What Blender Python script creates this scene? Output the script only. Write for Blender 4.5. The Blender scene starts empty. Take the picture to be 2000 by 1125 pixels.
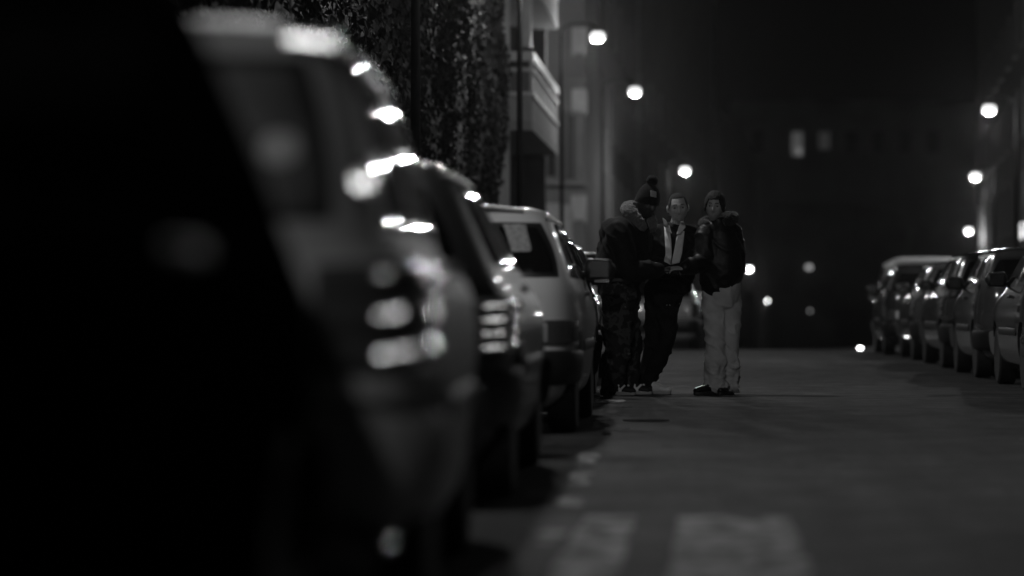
import bpy, bmesh, math, random
from mathutils import Vector, Matrix, noise
random.seed(7)
R = math.radians
S = bpy.context.scene
COL = S.collection

# ------------------------------------------------------------------ camera
FPX = 5550.0
CAMZ = 0.8
YAW = math.atan(380 / FPX)
PITCH = math.atan(30.5 / FPX)
cam_d = bpy.data.cameras.new('camera')
cam = bpy.data.objects.new('camera', cam_d)
COL.objects.link(cam)
S.camera = cam
cam_d.sensor_width = 36.0
cam_d.lens = FPX / 2000 * 36
cam_d.clip_start = 0.05
cam_d.clip_end = 2000
cam.location = (0, 0, CAMZ)
cam.rotation_euler = (R(90) + PITCH, 0, YAW)
cam_d.dof.use_dof = True
cam_d.dof.focus_distance = 24.0
cam_d.dof.aperture_fstop = 1.15
cam_d.dof.aperture_blades = 0
CM = cam.rotation_euler.to_matrix()

def P(x, y, d):
    """photo pixel (2000 wide) at distance d up the street -> world point"""
    v = CM @ Vector(((x - 1000) / FPX, -(y - 562.5) / FPX, -1.0))
    k = d / v.y
    return Vector((v.x * k, d, CAMZ + v.z * k))

def gz(d):
    """height of the street: level up to its crest, then downhill"""
    if d <= 46: return 0.0
    if d <= 54: return -0.0175 * (d - 46) ** 2 / 16
    return -0.07 - 0.0175 * (d - 54)*1.0

# ------------------------------------------------------------------ helpers
def tag(o, label=None, cat=None, group=None, kind=None):
    if label: o['label'] = label
    if cat: o['category'] = cat
    if group: o['group'] = group
    if kind: o['kind'] = kind
    return o

def empty(name, loc=(0, 0, 0), rz=0.0):
    o = bpy.data.objects.new(name, None)
    o.empty_display_size = 0.2
    COL.objects.link(o)
    o.location = loc
    o.rotation_euler = (0, 0, rz)
    return o

class MB:
    """collects shapes and links them as ONE mesh object"""
    def __init__(s):
        s.v = []; s.f = []
    def add(s, vs, fs):
        k = len(s.v)
        s.v += [tuple(v) for v in vs]
        s.f += [tuple(i + k for i in f) for f in fs]
        return s
    def box(s, x0, x1, y0, y1, z0, z1):
        vs = [(x, y, z) for z in (z0, z1) for y in (y0, y1) for x in (x0, x1)]
        return s.add(vs, [(0, 2, 3, 1), (4, 5, 7, 6), (0, 1, 5, 4), (2, 6, 7, 3), (0, 4, 6, 2), (1, 3, 7, 5)])
    def obox(s, o, ux, uy, uz):
        """box from corner o spanned by three edge vectors"""
        o = Vector(o); ux = Vector(ux); uy = Vector(uy); uz = Vector(uz)
        vs = [o + a * ux + b * uy + c * uz for c in (0, 1) for b in (0, 1) for a in (0, 1)]
        return s.add(vs, [(0, 2, 3, 1), (4, 5, 7, 6), (0, 1, 5, 4), (2, 6, 7, 3), (0, 4, 6, 2), (1, 3, 7, 5)])
    def rings(s, rings, cap=True):
        n = len(rings[0]); vs = []; fs = []
        for r in rings: vs += r
        for i in range(len(rings) - 1):
            for j in range(n):
                a = i * n + j; b = i * n + (j + 1) % n
                fs.append((a, b, b + n, a + n))
        if cap:
            fs.append(tuple(range(n))[::-1])
            fs.append(tuple((len(rings) - 1) * n + j for j in range(n)))
        return s.add(vs, fs)
    def loft(s, pts, rad, side=None, n=16, dome=True, sub=4):
        """smooth tube through pts; rad = radius or (across, deep) per point"""
        pts = [Vector(p) for p in pts]
        rad = [(r, r) if not isinstance(r, (tuple, list)) else r for r in rad]
        cs, rs = [], []
        m = len(pts)
        for i in range(m - 1):
            p0 = pts[max(i - 1, 0)]; p1 = pts[i]; p2 = pts[i + 1]; p3 = pts[min(i + 2, m - 1)]
            for k in range(sub):
                t = k / sub
                cs.append(0.5 * ((2 * p1) + (p2 - p0) * t + (2 * p0 - 5 * p1 + 4 * p2 - p3) * t * t + (3 * p1 - p0 - 3 * p2 + p3) * t ** 3))
                e = t * t * (3 - 2 * t)
                rs.append((rad[i][0] * (1 - e) + rad[i + 1][0] * e, rad[i][1] * (1 - e) + rad[i + 1][1] * e))
        cs.append(pts[-1]); rs.append(rad[-1])
        rings = []
        prev = Vector(side) if side is not None else None
        for i, c in enumerate(cs):
            t = (cs[min(i + 1, len(cs) - 1)] - cs[max(i - 1, 0)]).normalized()
            if prev is None:
                prev = Vector((1, 0, 0)) if abs(t.x) < 0.8 else Vector((0, 1, 0))
            u = (Vector(side) if side is not None else prev)
            u = (u - u.dot(t) * t).normalized(); prev = u
            w = t.cross(u)
            ring = lambda q, k: [q + u * (math.cos(2 * math.pi * j / n) * rs[i][0] * k) + w * (math.sin(2 * math.pi * j / n) * rs[i][1] * k) for j in range(n)]
            h = min(rs[i]) * 0.6
            if dome and i == 0:
                rings.append(ring(c - t * h, 0.45)); rings.append(ring(c - t * h * 0.6, 0.8))
            rings.append(ring(c, 1))
            if dome and i == len(cs) - 1:
                rings.append(ring(c + t * h * 0.6, 0.8)); rings.append(ring(c + t * h, 0.45))
        return s.rings(rings)
    def tube(s, pts, r, n=10):
        return s.loft(pts, [r] * len(pts) if not isinstance(r, list) else r, n=n, dome=False, sub=3)
    def ball(s, c, rx, ry=None, rz=None, nu=20, nv=12):
        ry = ry or rx; rz = rz or rx; c = Vector(c)
        vs = [c + Vector((0, 0, -rz))]; fs = []
        for i in range(1, nv):
            a = -math.pi / 2 + math.pi * i / nv
            for j in range(nu):
                b = 2 * math.pi * j / nu
                vs.append(c + Vector((rx * math.cos(a) * math.cos(b), ry * math.cos(a) * math.sin(b), rz * math.sin(a))))
        vs.append(c + Vector((0, 0, rz)))
        for j in range(nu):
            fs.append((0, 1 + (j + 1) % nu, 1 + j))
            fs.append((len(vs) - 1, 1 + (nv - 2) * nu + j, 1 + (nv - 2) * nu + (j + 1) % nu))
        for i in range(nv - 2):
            for j in range(nu):
                a = 1 + i * nu + j; b = 1 + i * nu + (j + 1) % nu
                fs.append((a, b, b + nu, a + nu))
        return s.add(vs, fs)
    def lathe(s, c, prof, n=24):
        c = Vector(c)
        return s.rings([[c + Vector((r * math.cos(2 * math.pi * j / n), r * math.sin(2 * math.pi * j / n), z)) for j in range(n)] for r, z in prof])
    def mesh(s, name):
        me = bpy.data.meshes.new(name)
        me.from_pydata(s.v, [], s.f)
        bm = bmesh.new(); bm.from_mesh(me)
        bmesh.ops.recalc_face_normals(bm, faces=bm.faces)
        bm.to_mesh(me); bm.free()
        return me
    def build(s, name, mat, parent=None, smooth=False, bevel=0.0, ang=None):
        me = s.mesh(name)
        return link(name, me, mat, parent, smooth, bevel, ang)

def link(name, me, mat, parent=None, smooth=False, bevel=0.0, ang=None):
    o = bpy.data.objects.new(name, me)
    COL.objects.link(o)
    if mat is not None:
        for m in (mat if isinstance(mat, (list, tuple)) else [mat]): me.materials.append(m)
    if smooth:
        for p in me.polygons: p.use_smooth = True
        if ang:
            try: me.set_sharp_from_angle(angle=R(ang))
            except Exception: pass
    if bevel:
        b = o.modifiers.new('bevel', 'BEVEL'); b.width = bevel; b.segments = 2; b.limit_method = 'ANGLE'
    if parent is not None: o.parent = parent
    return o

def fuse(mb, voxel, smooth=4, fac=0.5):
    """join overlapping closed shapes into one continuous skin"""
    me = mb.mesh('fuse')
    o = bpy.data.objects.new('fuse', me); COL.objects.link(o)
    r = o.modifiers.new('r', 'REMESH'); r.mode = 'VOXEL'; r.voxel_size = voxel
    if smooth:
        q = o.modifiers.new('s', 'SMOOTH'); q.factor = fac; q.iterations = smooth
    dg = bpy.context.evaluated_depsgraph_get()
    out = bpy.data.meshes.new_from_object(o.evaluated_get(dg))
    bpy.data.objects.remove(o); bpy.data.meshes.remove(me)
    return out

# ------------------------------------------------------------------ materials
MATS = {}
def nodes_of(m): return m.node_tree.nodes, m.node_tree.links
def mat(name, c=0.2, rough=0.6, spec=0.5, metal=0.0, coat=0.0, var=0.0, vscale=8.0, bump=0.0, bscale=40.0, sheen=0.0):
    if name in MATS: return MATS[name]
    m = bpy.data.materials.new(name); m.use_nodes = True
    N, L = nodes_of(m)
    b = N['Principled BSDF']
    b.inputs['Base Color'].default_value = (c, c, c, 1)
    b.inputs['Roughness'].default_value = rough
    b.inputs['Specular IOR Level'].default_value = spec
    b.inputs['Metallic'].default_value = metal
    b.inputs['Coat Weight'].default_value = coat
    b.inputs['Coat Roughness'].default_value = 0.06
    b.inputs['Sheen Weight'].default_value = sheen
    b.inputs['Sheen Roughness'].default_value = 0.5
    tc = N.new('ShaderNodeTexCoord')
    if var:
        n = N.new('ShaderNodeTexNoise'); n.inputs['Scale'].default_value = vscale; n.inputs['Detail'].default_value = 5
        L.new(tc.outputs['Object'], n.inputs['Vector'])
        r = N.new('ShaderNodeValToRGB')
        lo, hi = max(c * (1 - var), 0), min(c * (1 + var), 1)
        r.color_ramp.elements[0].position = 0.32; r.color_ramp.elements[1].position = 0.68
        r.color_ramp.elements[0].color = (lo, lo, lo, 1); r.color_ramp.elements[1].color = (hi, hi, hi, 1)
        L.new(n.outputs['Fac'], r.inputs['Fac']); L.new(r.outputs['Color'], b.inputs['Base Color'])
    if bump:
        n2 = N.new('ShaderNodeTexNoise'); n2.inputs['Scale'].default_value = bscale; n2.inputs['Detail'].default_value = 4
        L.new(tc.outputs['Object'], n2.inputs['Vector'])
        bp = N.new('ShaderNodeBump'); bp.inputs['Strength'].default_value = bump; bp.inputs['Distance'].default_value = 0.02
        L.new(n2.outputs['Fac'], bp.inputs['Height']); L.new(bp.outputs['Normal'], b.inputs['Normal'])
    MATS[name] = m
    return m

def emit(name, s, c=1.0):
    if name in MATS: return MATS[name]
    m = bpy.data.materials.new(name); m.use_nodes = True
    N, L = nodes_of(m)
    b = N['Principled BSDF']
    b.inputs['Base Color'].default_value = (0.8, 0.8, 0.8, 1)
    b.inputs['Emission Color'].default_value = (c, c, c, 1)
    b.inputs['Emission Strength'].default_value = s
    MATS[name] = m
    return m

def asphalt():
    m = bpy.data.materials.new('asphalt'); m.use_nodes = True
    N, L = nodes_of(m); b = N['Principled BSDF']
    tc = N.new('ShaderNodeTexCoord')
    def noise_(sc, det, src=None):
        n = N.new('ShaderNodeTexNoise'); n.inputs['Scale'].default_value = sc; n.inputs['Detail'].default_value = det
        L.new(src or tc.outputs['Object'], n.inputs['Vector']); return n
    big = noise_(0.55, 5); mid = noise_(3.5, 5); fine = noise_(120, 3)
    mp = N.new('ShaderNodeMapping'); mp.inputs['Scale'].default_value = (5.0, 0.35, 1)
    L.new(tc.outputs['Object'], mp.inputs['Vector'])
    streak = noise_(1.0, 4, mp.outputs['Vector'])
    def mr(n, a, c):
        r = N.new('ShaderNodeMapRange'); r.inputs['From Min'].default_value = 0.3; r.inputs['From Max'].default_value = 0.7
        r.inputs['To Min'].default_value = a; r.inputs['To Max'].default_value = c
        L.new(n.outputs['Fac'], r.inputs['Value']); return r
    def mul(a, c):
        q = N.new('ShaderNodeMath'); q.operation = 'MULTIPLY'
        L.new(a.outputs[0], q.inputs[0]); L.new(c.outputs[0], q.inputs[1]); return q
    grit = noise_(16, 6)
    patchy = noise_(1.6, 6)
    v = mul(mul(mr(patchy, 0.72, 1.28), mr(grit, 0.7, 1.3)), mul(mul(mr(big, 0.036, 0.074), mr(mid, 0.68, 1.32)), mul(mr(fine, 0.55, 1.45), mr(streak, 0.85, 1.12))))
    cc = N.new('ShaderNodeCombineColor')
    for k in range(3): L.new(v.outputs[0], cc.inputs[k])
    L.new(cc.outputs[0], b.inputs['Base Color'])
    L.new(mr(big, 0.7, 0.88).outputs[0], b.inputs['Roughness'])
    b.inputs['Specular IOR Level'].default_value = 0.06
    bp = N.new('ShaderNodeBump'); bp.inputs['Strength'].default_value = 0.35; bp.inputs['Distance'].default_value = 0.006
    L.new(fine.outputs['Fac'], bp.inputs['Height']); L.new(bp.outputs['Normal'], b.inputs['Normal'])
    return m

def worn_paint():
    m = bpy.data.materials.new('worn_road_paint'); m.use_nodes = True
    N, L = nodes_of(m); b = N['Principled BSDF']
    tc = N.new('ShaderNodeTexCoord')
    mp = N.new('ShaderNodeMapping'); mp.inputs['Scale'].default_value = (9, 4.0, 1)
    L.new(tc.outputs['Object'], mp.inputs['Vector'])
    n = N.new('ShaderNodeTexNoise'); n.inputs['Scale'].default_value = 1.0; n.inputs['Detail'].default_value = 6
    L.new(mp.outputs['Vector'], n.inputs['Vector'])
    r = N.new('ShaderNodeValToRGB')
    r.color_ramp.elements[0].position = 0.38; r.color_ramp.elements[0].color = (0.075, 0.075, 0.075, 1)
    r.color_ramp.elements[1].position = 0.62; r.color_ramp.elements[1].color = (0.32, 0.32, 0.32, 1)
    L.new(n.outputs['Fac'], r.inputs['Fac']); L.new(r.outputs['Color'], b.inputs['Base Color'])
    b.inputs['Roughness'].default_value = 0.8; b.inputs['Specular IOR Level'].default_value = 0.06
    return m

def camo():
    m = bpy.data.materials.new('camouflage_cloth'); m.use_nodes = True
    N, L = nodes_of(m); b = N['Principled BSDF']
    tc = N.new('ShaderNodeTexCoord')
    n = N.new('ShaderNodeTexNoise'); n.inputs['Scale'].default_value = 9; n.inputs['Detail'].default_value = 2
    L.new(tc.outputs['Object'], n.inputs['Vector'])
    r = N.new('ShaderNodeValToRGB'); r.color_ramp.interpolation = 'CONSTANT'
    e = r.color_ramp.elements
    e[0].position = 0; e[0].color = (0.012, 0.012, 0.012, 1)
    e[1].position = 0.5; e[1].color = (0.05, 0.05, 0.05, 1)
    k = e.new(0.6); k.color = (0.022, 0.022, 0.022, 1)
    k = e.new(0.66); k.color = (0.11, 0.11, 0.11, 1)
    L.new(n.outputs['Fac'], r.inputs['Fac']); L.new(r.outputs['Color'], b.inputs['Base Color'])
    b.inputs['Roughness'].default_value = 0.9
    return m

def leaf_mat():
    m = bpy.data.materials.new('ivy_leaf'); m.use_nodes = True
    N, L = nodes_of(m); b = N['Principled BSDF']
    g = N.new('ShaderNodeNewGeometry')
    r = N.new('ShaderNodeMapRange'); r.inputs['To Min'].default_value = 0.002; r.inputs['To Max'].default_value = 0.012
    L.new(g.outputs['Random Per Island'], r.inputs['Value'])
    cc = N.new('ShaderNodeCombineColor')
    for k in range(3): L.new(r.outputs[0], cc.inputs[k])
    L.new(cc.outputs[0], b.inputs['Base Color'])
    b.inputs['Roughness'].default_value = 0.6; b.inputs['Specular IOR Level'].default_value = 0.03
    return m

M_asphalt = asphalt()
M_paint = worn_paint()
M_pave = mat('pavement_concrete', 0.16, 0.8, spec=0.15, var=0.25, vscale=3, bump=0.2)
M_kerb = mat('kerb_stone', 0.22, 0.75, var=0.25, vscale=5, bump=0.2)
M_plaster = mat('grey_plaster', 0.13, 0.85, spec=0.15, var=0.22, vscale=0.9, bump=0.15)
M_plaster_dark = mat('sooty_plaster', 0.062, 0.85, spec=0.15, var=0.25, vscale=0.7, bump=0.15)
M_plaster_far = mat('far_plaster', 0.13, 0.9, spec=0.15, var=0.3, vscale=0.25)
M_pale = mat('pale_render', 0.15, 0.8, var=0.18, vscale=2.5, bump=0.1)
M_white = mat('white_painted_metal', 0.34, 0.5, var=0.1, vscale=6)
M_bal = mat('balcony_render', 0.2, 0.85, var=0.2, vscale=2.5)
M_frost = mat('frosted_panel', 0.035, 0.6, var=0.3, vscale=2.5)
M_shutter = mat('pale_shutter', 0.28, 0.6, var=0.15, vscale=3)
M_wglass = mat('window_glass', 0.02, 0.08)
M_pole = mat('dark_green_iron', 0.003, 0.8, spec=.03, var=0.3, vscale=6)
M_cap = mat('lamp_housing', 0.05, 0.5)
M_tyre = mat('tyre_rubber', 0.012, 0.8, bump=0.2, bscale=60)
M_rim = mat('wheel_trim', 0.25, 0.4, metal=0.6)
M_plastic = mat('black_plastic', 0.018, 0.45, bump=0.06, bscale=120)
M_cglass = mat('car_glass', 0.008, 0.04, spec=0.6)
M_chrome = mat('chrome', 0.6, 0.12, metal=1.0)
M_taill = mat('tail_light_lens', 0.07, 0.12, coat=0.6)
M_headl = mat('headlight_glass', 0.45, 0.08, coat=0.5)
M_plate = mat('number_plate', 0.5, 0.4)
M_under = mat('car_underside', 0.008, 0.9)

LAMP = 340.0
M_win_lit = emit('lit_curtain', 0.05)
M_win_dim = emit('dim_curtain', 0.014)

# ------------------------------------------------------------------ world
W = bpy.data.worlds.new('World'); S.world = W; W.use_nodes = True
WN, WL = W.node_tree.nodes, W.node_tree.links
sky = WN.new('ShaderNodeTexSky'); sky.sky_type = 'NISHITA'; sky.sun_disc = False
sky.sun_elevation = R(-4); sky.sun_rotation = R(200)
hs = WN.new('ShaderNodeHueSaturation'); hs.inputs['Saturation'].default_value = 0.0
WL.new(sky.outputs[0], hs.inputs['Color'])
WL.new(hs.outputs[0], WN['Background'].inputs['Color'])
WN['Background'].inputs['Strength'].default_value = 0.02

# ------------------------------------------------------------------ ground
def strip(name, x0, x1, z, matl, y0=-30, y1=420, depth=None):
    ys = [y0] + [y for y in range(int(y0) + 2, 46, 4)] + [46 + 0.5 * k for k in range(17)] + list(range(56, int(y1), 12)) + [y1]
    ys = sorted(set(y for y in ys if y0 <= y <= y1))
    vs = []; fs = []
    for y in ys:
        row = [(x0, y, gz(y) + z), (x1, y, gz(y) + z)]
        if depth: row = [(x0, y, gz(y) + z - depth)] + row + [(x1, y, gz(y) + z - depth)]
        vs += row
    n = 4 if depth else 2
    for i in range(len(ys) - 1):
        for j in range(n - 1):
            a = i * n + j
            fs.append((a, a + 1, a + n + 1, a + n))
    o = MB().add(vs, fs).build(name, matl)
    return tag(o, kind='structure')

tag(strip('ground', -150, 200, -0.12, mat('dark_ground', 0.06, 0.9, var=0.3, vscale=0.5)), 'bare dark ground under the street', 'ground')
tag(strip('road', -2.6, 5.0, 0.0, M_asphalt), 'dark grey asphalt road between the parked cars', 'road')
tag(strip('kerb', -2.74, -2.6, 0.12, M_kerb, depth=0.2), 'stone kerb behind the left row of parked cars', 'kerb')
tag(strip('kerb', 5.0, 5.14, 0.12, M_kerb, depth=0.2), 'stone kerb behind the right row of parked cars', 'kerb')
tag(strip('pavement', -9.0, -2.74, 0.116, M_pave, depth=0.2), 'narrow concrete pavement along the ivy wall', 'pavement')
tag(strip('pavement', 5.14, 16.0, 0.116, M_pave, depth=0.2), 'concrete pavement behind the right row of cars', 'pavement')

def road_mark(x0, x1, y0, y1, label):
    vs = []; fs = []; n = 14
    rr = random.Random(int(x0 * 1000))
    for i in range(n + 1):
        t = i / n; y = y0 + (y1 - y0) * t
        vs += [(x0 + rr.uniform(-.012, .012), y, 0.004), (x1 + rr.uniform(-.012, .012), y, 0.004)]
    for i in range(n): fs.append((2 * i, 2 * i + 1, 2 * i + 3, 2 * i + 2))
    return tag(MB().add(vs, fs).build('crossing_stripe', M_paint), label, 'road marking', 'worn crossing stripes on the road', 'structure')
road_mark(-0.115, 0.31, 6.6, 10.65, 'broad worn white crossing stripe on the bare road')
road_mark(-0.46, -0.27, 6.6, 10.65, 'narrow worn white crossing stripe nearest the parked cars')

def bay_dash(x0, x1, y0, y1, d0, label):
    pts = [(x0, y1), (x1, y1), (x1 + 4, y0), (x0 + 4, y0)]
    q = [P(x, y, F_of(y)) for x, y in pts]
    vs = []; n = 8
    rr = random.Random(y0)
    a, b, c_, d_ = q
    g = []
    for i in range(n + 1):
        t = i / n; l = a.lerp(d_, t); r_ = b.lerp(c_, t)
        g += [(l.x + rr.uniform(-.02, .02), l.y, .004), (r_.x + rr.uniform(-.03, .03), r_.y, .004)]
    tag(MB().add(g, [(2 * i, 2 * i + 1, 2 * i + 3, 2 * i + 2) for i in range(n)]).build('bay_dash', M_paint), label, 'road marking', 'worn parking bay dashes', 'structure')
def F_of(y): return FPX * CAMZ / (y - 593)
for x0, x1, y0, y1, lab in ((1162, 1218, 781, 787, 'farthest'), (1158, 1192, 816, 821, 'second farthest'), (1128, 1166, 886, 908, 'third'), (1100, 1152, 925, 948, 'fourth'), (1084, 1130, 974, 990, 'fifth'), (1052, 1092, 1038, 1064, 'nearest')):
    bay_dash(x0, x1, y0, y1, 0, lab + ' worn white dash of the parking bay line along the left cars')

def litter(x, y, d, s, label):
    p = P(x, y, d); p.z = 0
    mb = MB(); mb.ball((0, 0, s * 0.4), s, s * 0.8, s * 0.5, 14, 9)
    me = mb.mesh('litter')
    for v in me.vertices:
        q = noise.noise_vector(v.co / s * 1.3) * s * 0.35
        v.co += q
        v.co.z = max(v.co.z, 0.003)
    o = link('litter', me, mat('litter_paper', 0.02, 0.8))
    o.location = p
    tag(o, label, 'litter')
litter(1183, 852, 17.3, 0.03, 'small crumpled black scrap of litter on the road by the pale hatchback')
o = MB().lathe((0, 0, 0.004), [(0.16, 0), (0.16, 0.004), (0.02, 0.005)], 20).build('drain_cover', mat('rusty_iron', 0.008, 0.9, spec=.05, bump=0.2))
for x_, y_, s_ in ((1214, 838, .03), (1176, 884, .03), (1250, 914, .025), (1222, 795, .03), (1300, 870, .02)):
    litter(x_, y_, FPX * CAMZ / (y_ - 593), s_, 'dark dead leaf lying flat on the road near the left cars')
    o = bpy.data.objects[[k for k in bpy.data.objects.keys() if k.startswith('litter')][-1]]
    o.name = 'dead_leaf'; o['category'] = 'leaf'; o['group'] = 'dead leaves scattered on the road'; o.scale = (1.6, 1.4, .25)
o = bpy.data.objects['drain_cover']
p = P(1262, 822, 19.4); o.location = (p.x, p.y, 0)
tag(o, 'small round dark iron cover set in the road', 'drain cover')

# ------------------------------------------------------------------ street lamps
def street_lamp(head, side, d, label, arm=0.75, r=0.16, group='street lamps along the road', glow=1.25):
    """head: centre of the glass bowl; side: +1 = pole stands to the left of the head"""
    base_z = gz(d) + 0.116
    px = head.x - side * arm
    root = empty('street_lamp', (px, d, base_z))
    H = head.z - base_z
    MB().lathe((0, 0, 0), [(0.10, 0), (0.10, 0.06), (0.075, 0.1), (0.07, 0.75), (0.05, 0.85), (0.042, H * 0.6), (0.034, H + 0.05)], 14).build('pole', M_pole, root, smooth=True, ang=40)
    a = side * arm
    MB().tube([(0, 0, H), (0.03 * side, 0, H + 0.16), (a * 0.35, 0, H + 0.26), (a * 0.75, 0, H + 0.25), (a, 0, H + 0.17)], 0.02, 8).build('arm', M_pole, root, smooth=True)
    MB().lathe((a, 0, H), [(0.03, 0.2), (0.045, 0.17), (r * 0.5, 0.125), (r * 0.72, 0.098), (r * 0.74, 0.085), (r * 0.6, 0.083)], 24).build('lamp_cap', M_cap, root, smooth=True, ang=50)
    MB().lathe((a, 0, H), [(r * 0.6, 0.084), (r * 0.83, 0.06), (r * 0.97, 0.02), (r * 1.0, -0.01), (r * 0.96, -0.05), (r * 0.8, -0.092), (r * 0.55, -0.122), (r * 0.3, -0.136), (r * 0.08, -0.14)], 20).build('lamp_glass', emit('lit_lamp_glass_%g' % glow, glow), root, smooth=True)
    ld = bpy.data.lights.new('bulb', 'POINT'); ld.energy = LAMP; ld.shadow_soft_size = 0.11
    lo = bpy.data.objects.new('bulb', ld); COL.objects.link(lo); lo.parent = root; lo.location = (a, 0, H - 0.15 * r / .15 - 0.13)
    tag(root, label, 'street lamp', group)
    return root

LX = -1.8
left_lamps = [
    (Vector((LX, -1.0, 5.5)), 'street lamp on the left pavement level with the camera'),
    (Vector((LX, 12.5, 5.5)), 'street lamp on the left pavement above the near parked cars'),
    (Vector((LX, 25.8, 5.5)), 'street lamp on the left pavement right above the three men'),
]
for h, lab in left_lamps: street_lamp(h, 1, h.y, lab, arm=0.85)
def lamp_at(x, y, d, polex, label, side=1, glow=1.25):
    h = P(x, y, d)
    q = P(polex, y, d)
    street_lamp(h, side, d, label, arm=abs(h.x - q.x), glow=glow)
h = P(1085, 22, 39.5); h.z = 5.6
street_lamp(h, 1, 39.5, 'street lamp whose dark pole passes before the near balcony end', arm=h.x - P(1015, 22, 39.5).x)
lamp_at(1167, 70, 59.0, 1097, 'highest lit street lamp in the left row, at the far balcony end')
lamp_at(1240, 177, 70.0, 1177, 'lit street lamp above the man in the bobble hat')
lamp_at(1338, 332, 90.0, 1304, 'lit street lamp right above the short haired man in the middle', glow=1.9)
lamp_at(1463, 525, 185.0, 1444, 'lit street lamp at the elbow of the man in pale trousers', glow=9.0)
lamp_at(1501, 588, 300.0, 1490, 'farthest and lowest lit street lamp of the left row', glow=26.0)
lamp_at(1932, 212, 64.5, 1985, 'highest lit street lamp of the right row', side=-1)
lamp_at(1905, 343, 89.0, 1942, 'middle lit street lamp of the three on the right', side=-1, glow=1.9)
lamp_at(1892, 450, 128.0, 1918, 'lowest lit street lamp on the right, just above the car roofs', side=-1, glow=3.6)
street_lamp(Vector((5.9, 40.0, 5.5)), -1, 40.0, 'street lamp on the right pavement behind the row of cars')

# stand-in body, made up, for a small far light low on the crest
p = P(1680, 687, 47.5)
root = empty('low_light', (p.x, p.y, 0))
MB().lathe((0, 0, 0), [(0.06, 0.0), (0.06, 0.02), (0.03, 0.03)], 14).build('base', M_plastic, root)
MB().ball((0, 0, 0.06), 0.05, 0.04, 0.035, 14, 8).build('lens', emit('low_light_glow', 9.0), root, smooth=True)
tag(root, 'small bright light low on the road beside the farthest car', 'lamp')

# ------------------------------------------------------------------ buildings
def wall_block(mb, a, b, depth, z0, z1):
    """slab whose street face runs from a to b (x, d); depth away from the street to the left of a->b"""
    a = Vector((a[0], a[1], 0)); b = Vector((b[0], b[1], 0))
    t = (b - a).normalized(); n = Vector((-t.y, t.x, 0)) * depth
    return mb.obox(a + Vector((0, 0, z0)), b - a, n, Vector((0, 0, z1 - z0)))

def facade_window(root, a, b, s, z, w, h, depth_sign=1, lit=None, sill=True, shutter=False):
    """window with frame, set on face a->b at s metres from a; outward is to the right of a->b times depth_sign"""
    a = Vector((a[0], a[1], 0)); b = Vector((b[0], b[1], 0))
    t = (b - a).normalized(); n = Vector((t.y, -t.x, 0)) * depth_sign
    o = a + t * s + Vector((0, 0, z))
    fr = MB(); e = 0.07
    fr.obox(o - t * e + Vector((0, 0, -e)), t * e, n * 0.06, Vector((0, 0, h + 2 * e)))
    fr.obox(o + t * w + Vector((0, 0, -e)), t * e, n * 0.06, Vector((0, 0, h + 2 * e)))
    fr.obox(o + Vector((0, 0, h)), t * w, n * 0.06, Vector((0, 0, e)))
    fr.obox(o + t * (w / 2 - 0.025), t * 0.05, n * 0.045, Vector((0, 0, h)))
    if sill: fr.obox(o - t * 0.12 + Vector((0, 0, -e - 0.05)), t * (w + 0.24), n * 0.14, Vector((0, 0, 0.05)))
    f = fr.build('window', M_shutter if shutter else mat('dull_window_frame', 0.06, 0.6), root)
    MB().obox(o, t * w, n * 0.02, Vector((0, 0, h))).build('pane', lit or (M_shutter if shutter else M_wglass), f)
    return f

# ivy covered house -------------------------------------------------
IX = -3.3
root = empty('ivy_house', (IX, 27, 0))
inv = Matrix.Translation((-IX, -27, 0))
def at(root, mb):
    mb.v = [tuple(Vector(v) - root.location) for v in mb.v]; return mb
mb = MB(); mb.box(IX - 9, IX, -30, 43.6, 0, 14)
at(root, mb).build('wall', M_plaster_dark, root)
mb = MB(); mb.box(IX - 9, IX + 0.06, 43.6, 46.8, 0, 14)
at(root, mb).build('corner_pier', M_pale, root)
mb = MB(); mb.box(IX - 9.1, IX + 0.25, -30, 46.95, 14, 14.4)
at(root, mb).build('roof', M_plaster_dark, root)
tag(root, 'house with a dark ivy grown wall and a pale corner pier', 'house')

rr = random.Random(3)
mb = MB()
def leaf(c, s, nrm):
    up = Vector((rr.uniform(-.6, .6), rr.uniform(-.6, .6), rr.uniform(-1, .3))).normalized()
    u = nrm.cross(up)
    if u.length < 1e-3: return
    u.normalize(); w = u.cross(nrm).normalized()
    k = nrm * (s * 0.22)
    mb.add([c - w * s * 0.5, c + u * s * 0.5 + k, c + w * s * 0.62, c - u * s * 0.5 + k], [(0, 1, 2), (0, 2, 3)])
clumps = [(rr.uniform(10, 45), rr.uniform(0, 8.5), rr.uniform(0.4, 1.2), rr.uniform(0.1, 0.34)) for _ in range(150)]
cnt = 0
while cnt < 42000:
    y = rr.uniform(16, 45.6); z = rr.uniform(0.2, 8.6)
    edge = 43.9 + 1.5 * noise.noise(Vector((0, 0.3, z * 0.9))) + 0.8 * noise.noise(Vector((4, 0.3, z * 3.1)))
    if y > edge + (rr.random() ** 3) * 0.9: continue
    if y > 30 and noise.noise(Vector((y * 0.5, z * 0.9, 2))) < -0.42 and rr.random() < 0.75: continue
    out = 0.05 + 0.1 * (noise.noise(Vector((y * 0.9, z * 0.9, 7))) + 1) * 0.5
    for cy, cz, cr, ch in clumps:
        q = ((y - cy) ** 2 + (z - cz) ** 2) / (cr * cr)
        if q < 1: out = max(out, ch * (1 - q) ** 0.5 + 0.05)
    out *= rr.uniform(0.45, 1.05)
    n = Vector((1, rr.uniform(-.9, .7), rr.uniform(-.5, .9))).normalized()
    leaf(Vector((IX + out, y, z)), rr.uniform(0.05, 0.12), n)
    cnt += 1
tag(mb.build('ivy', leaf_mat()), 'dense dark ivy climbing the house wall left of the pale pier', 'ivy')

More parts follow.
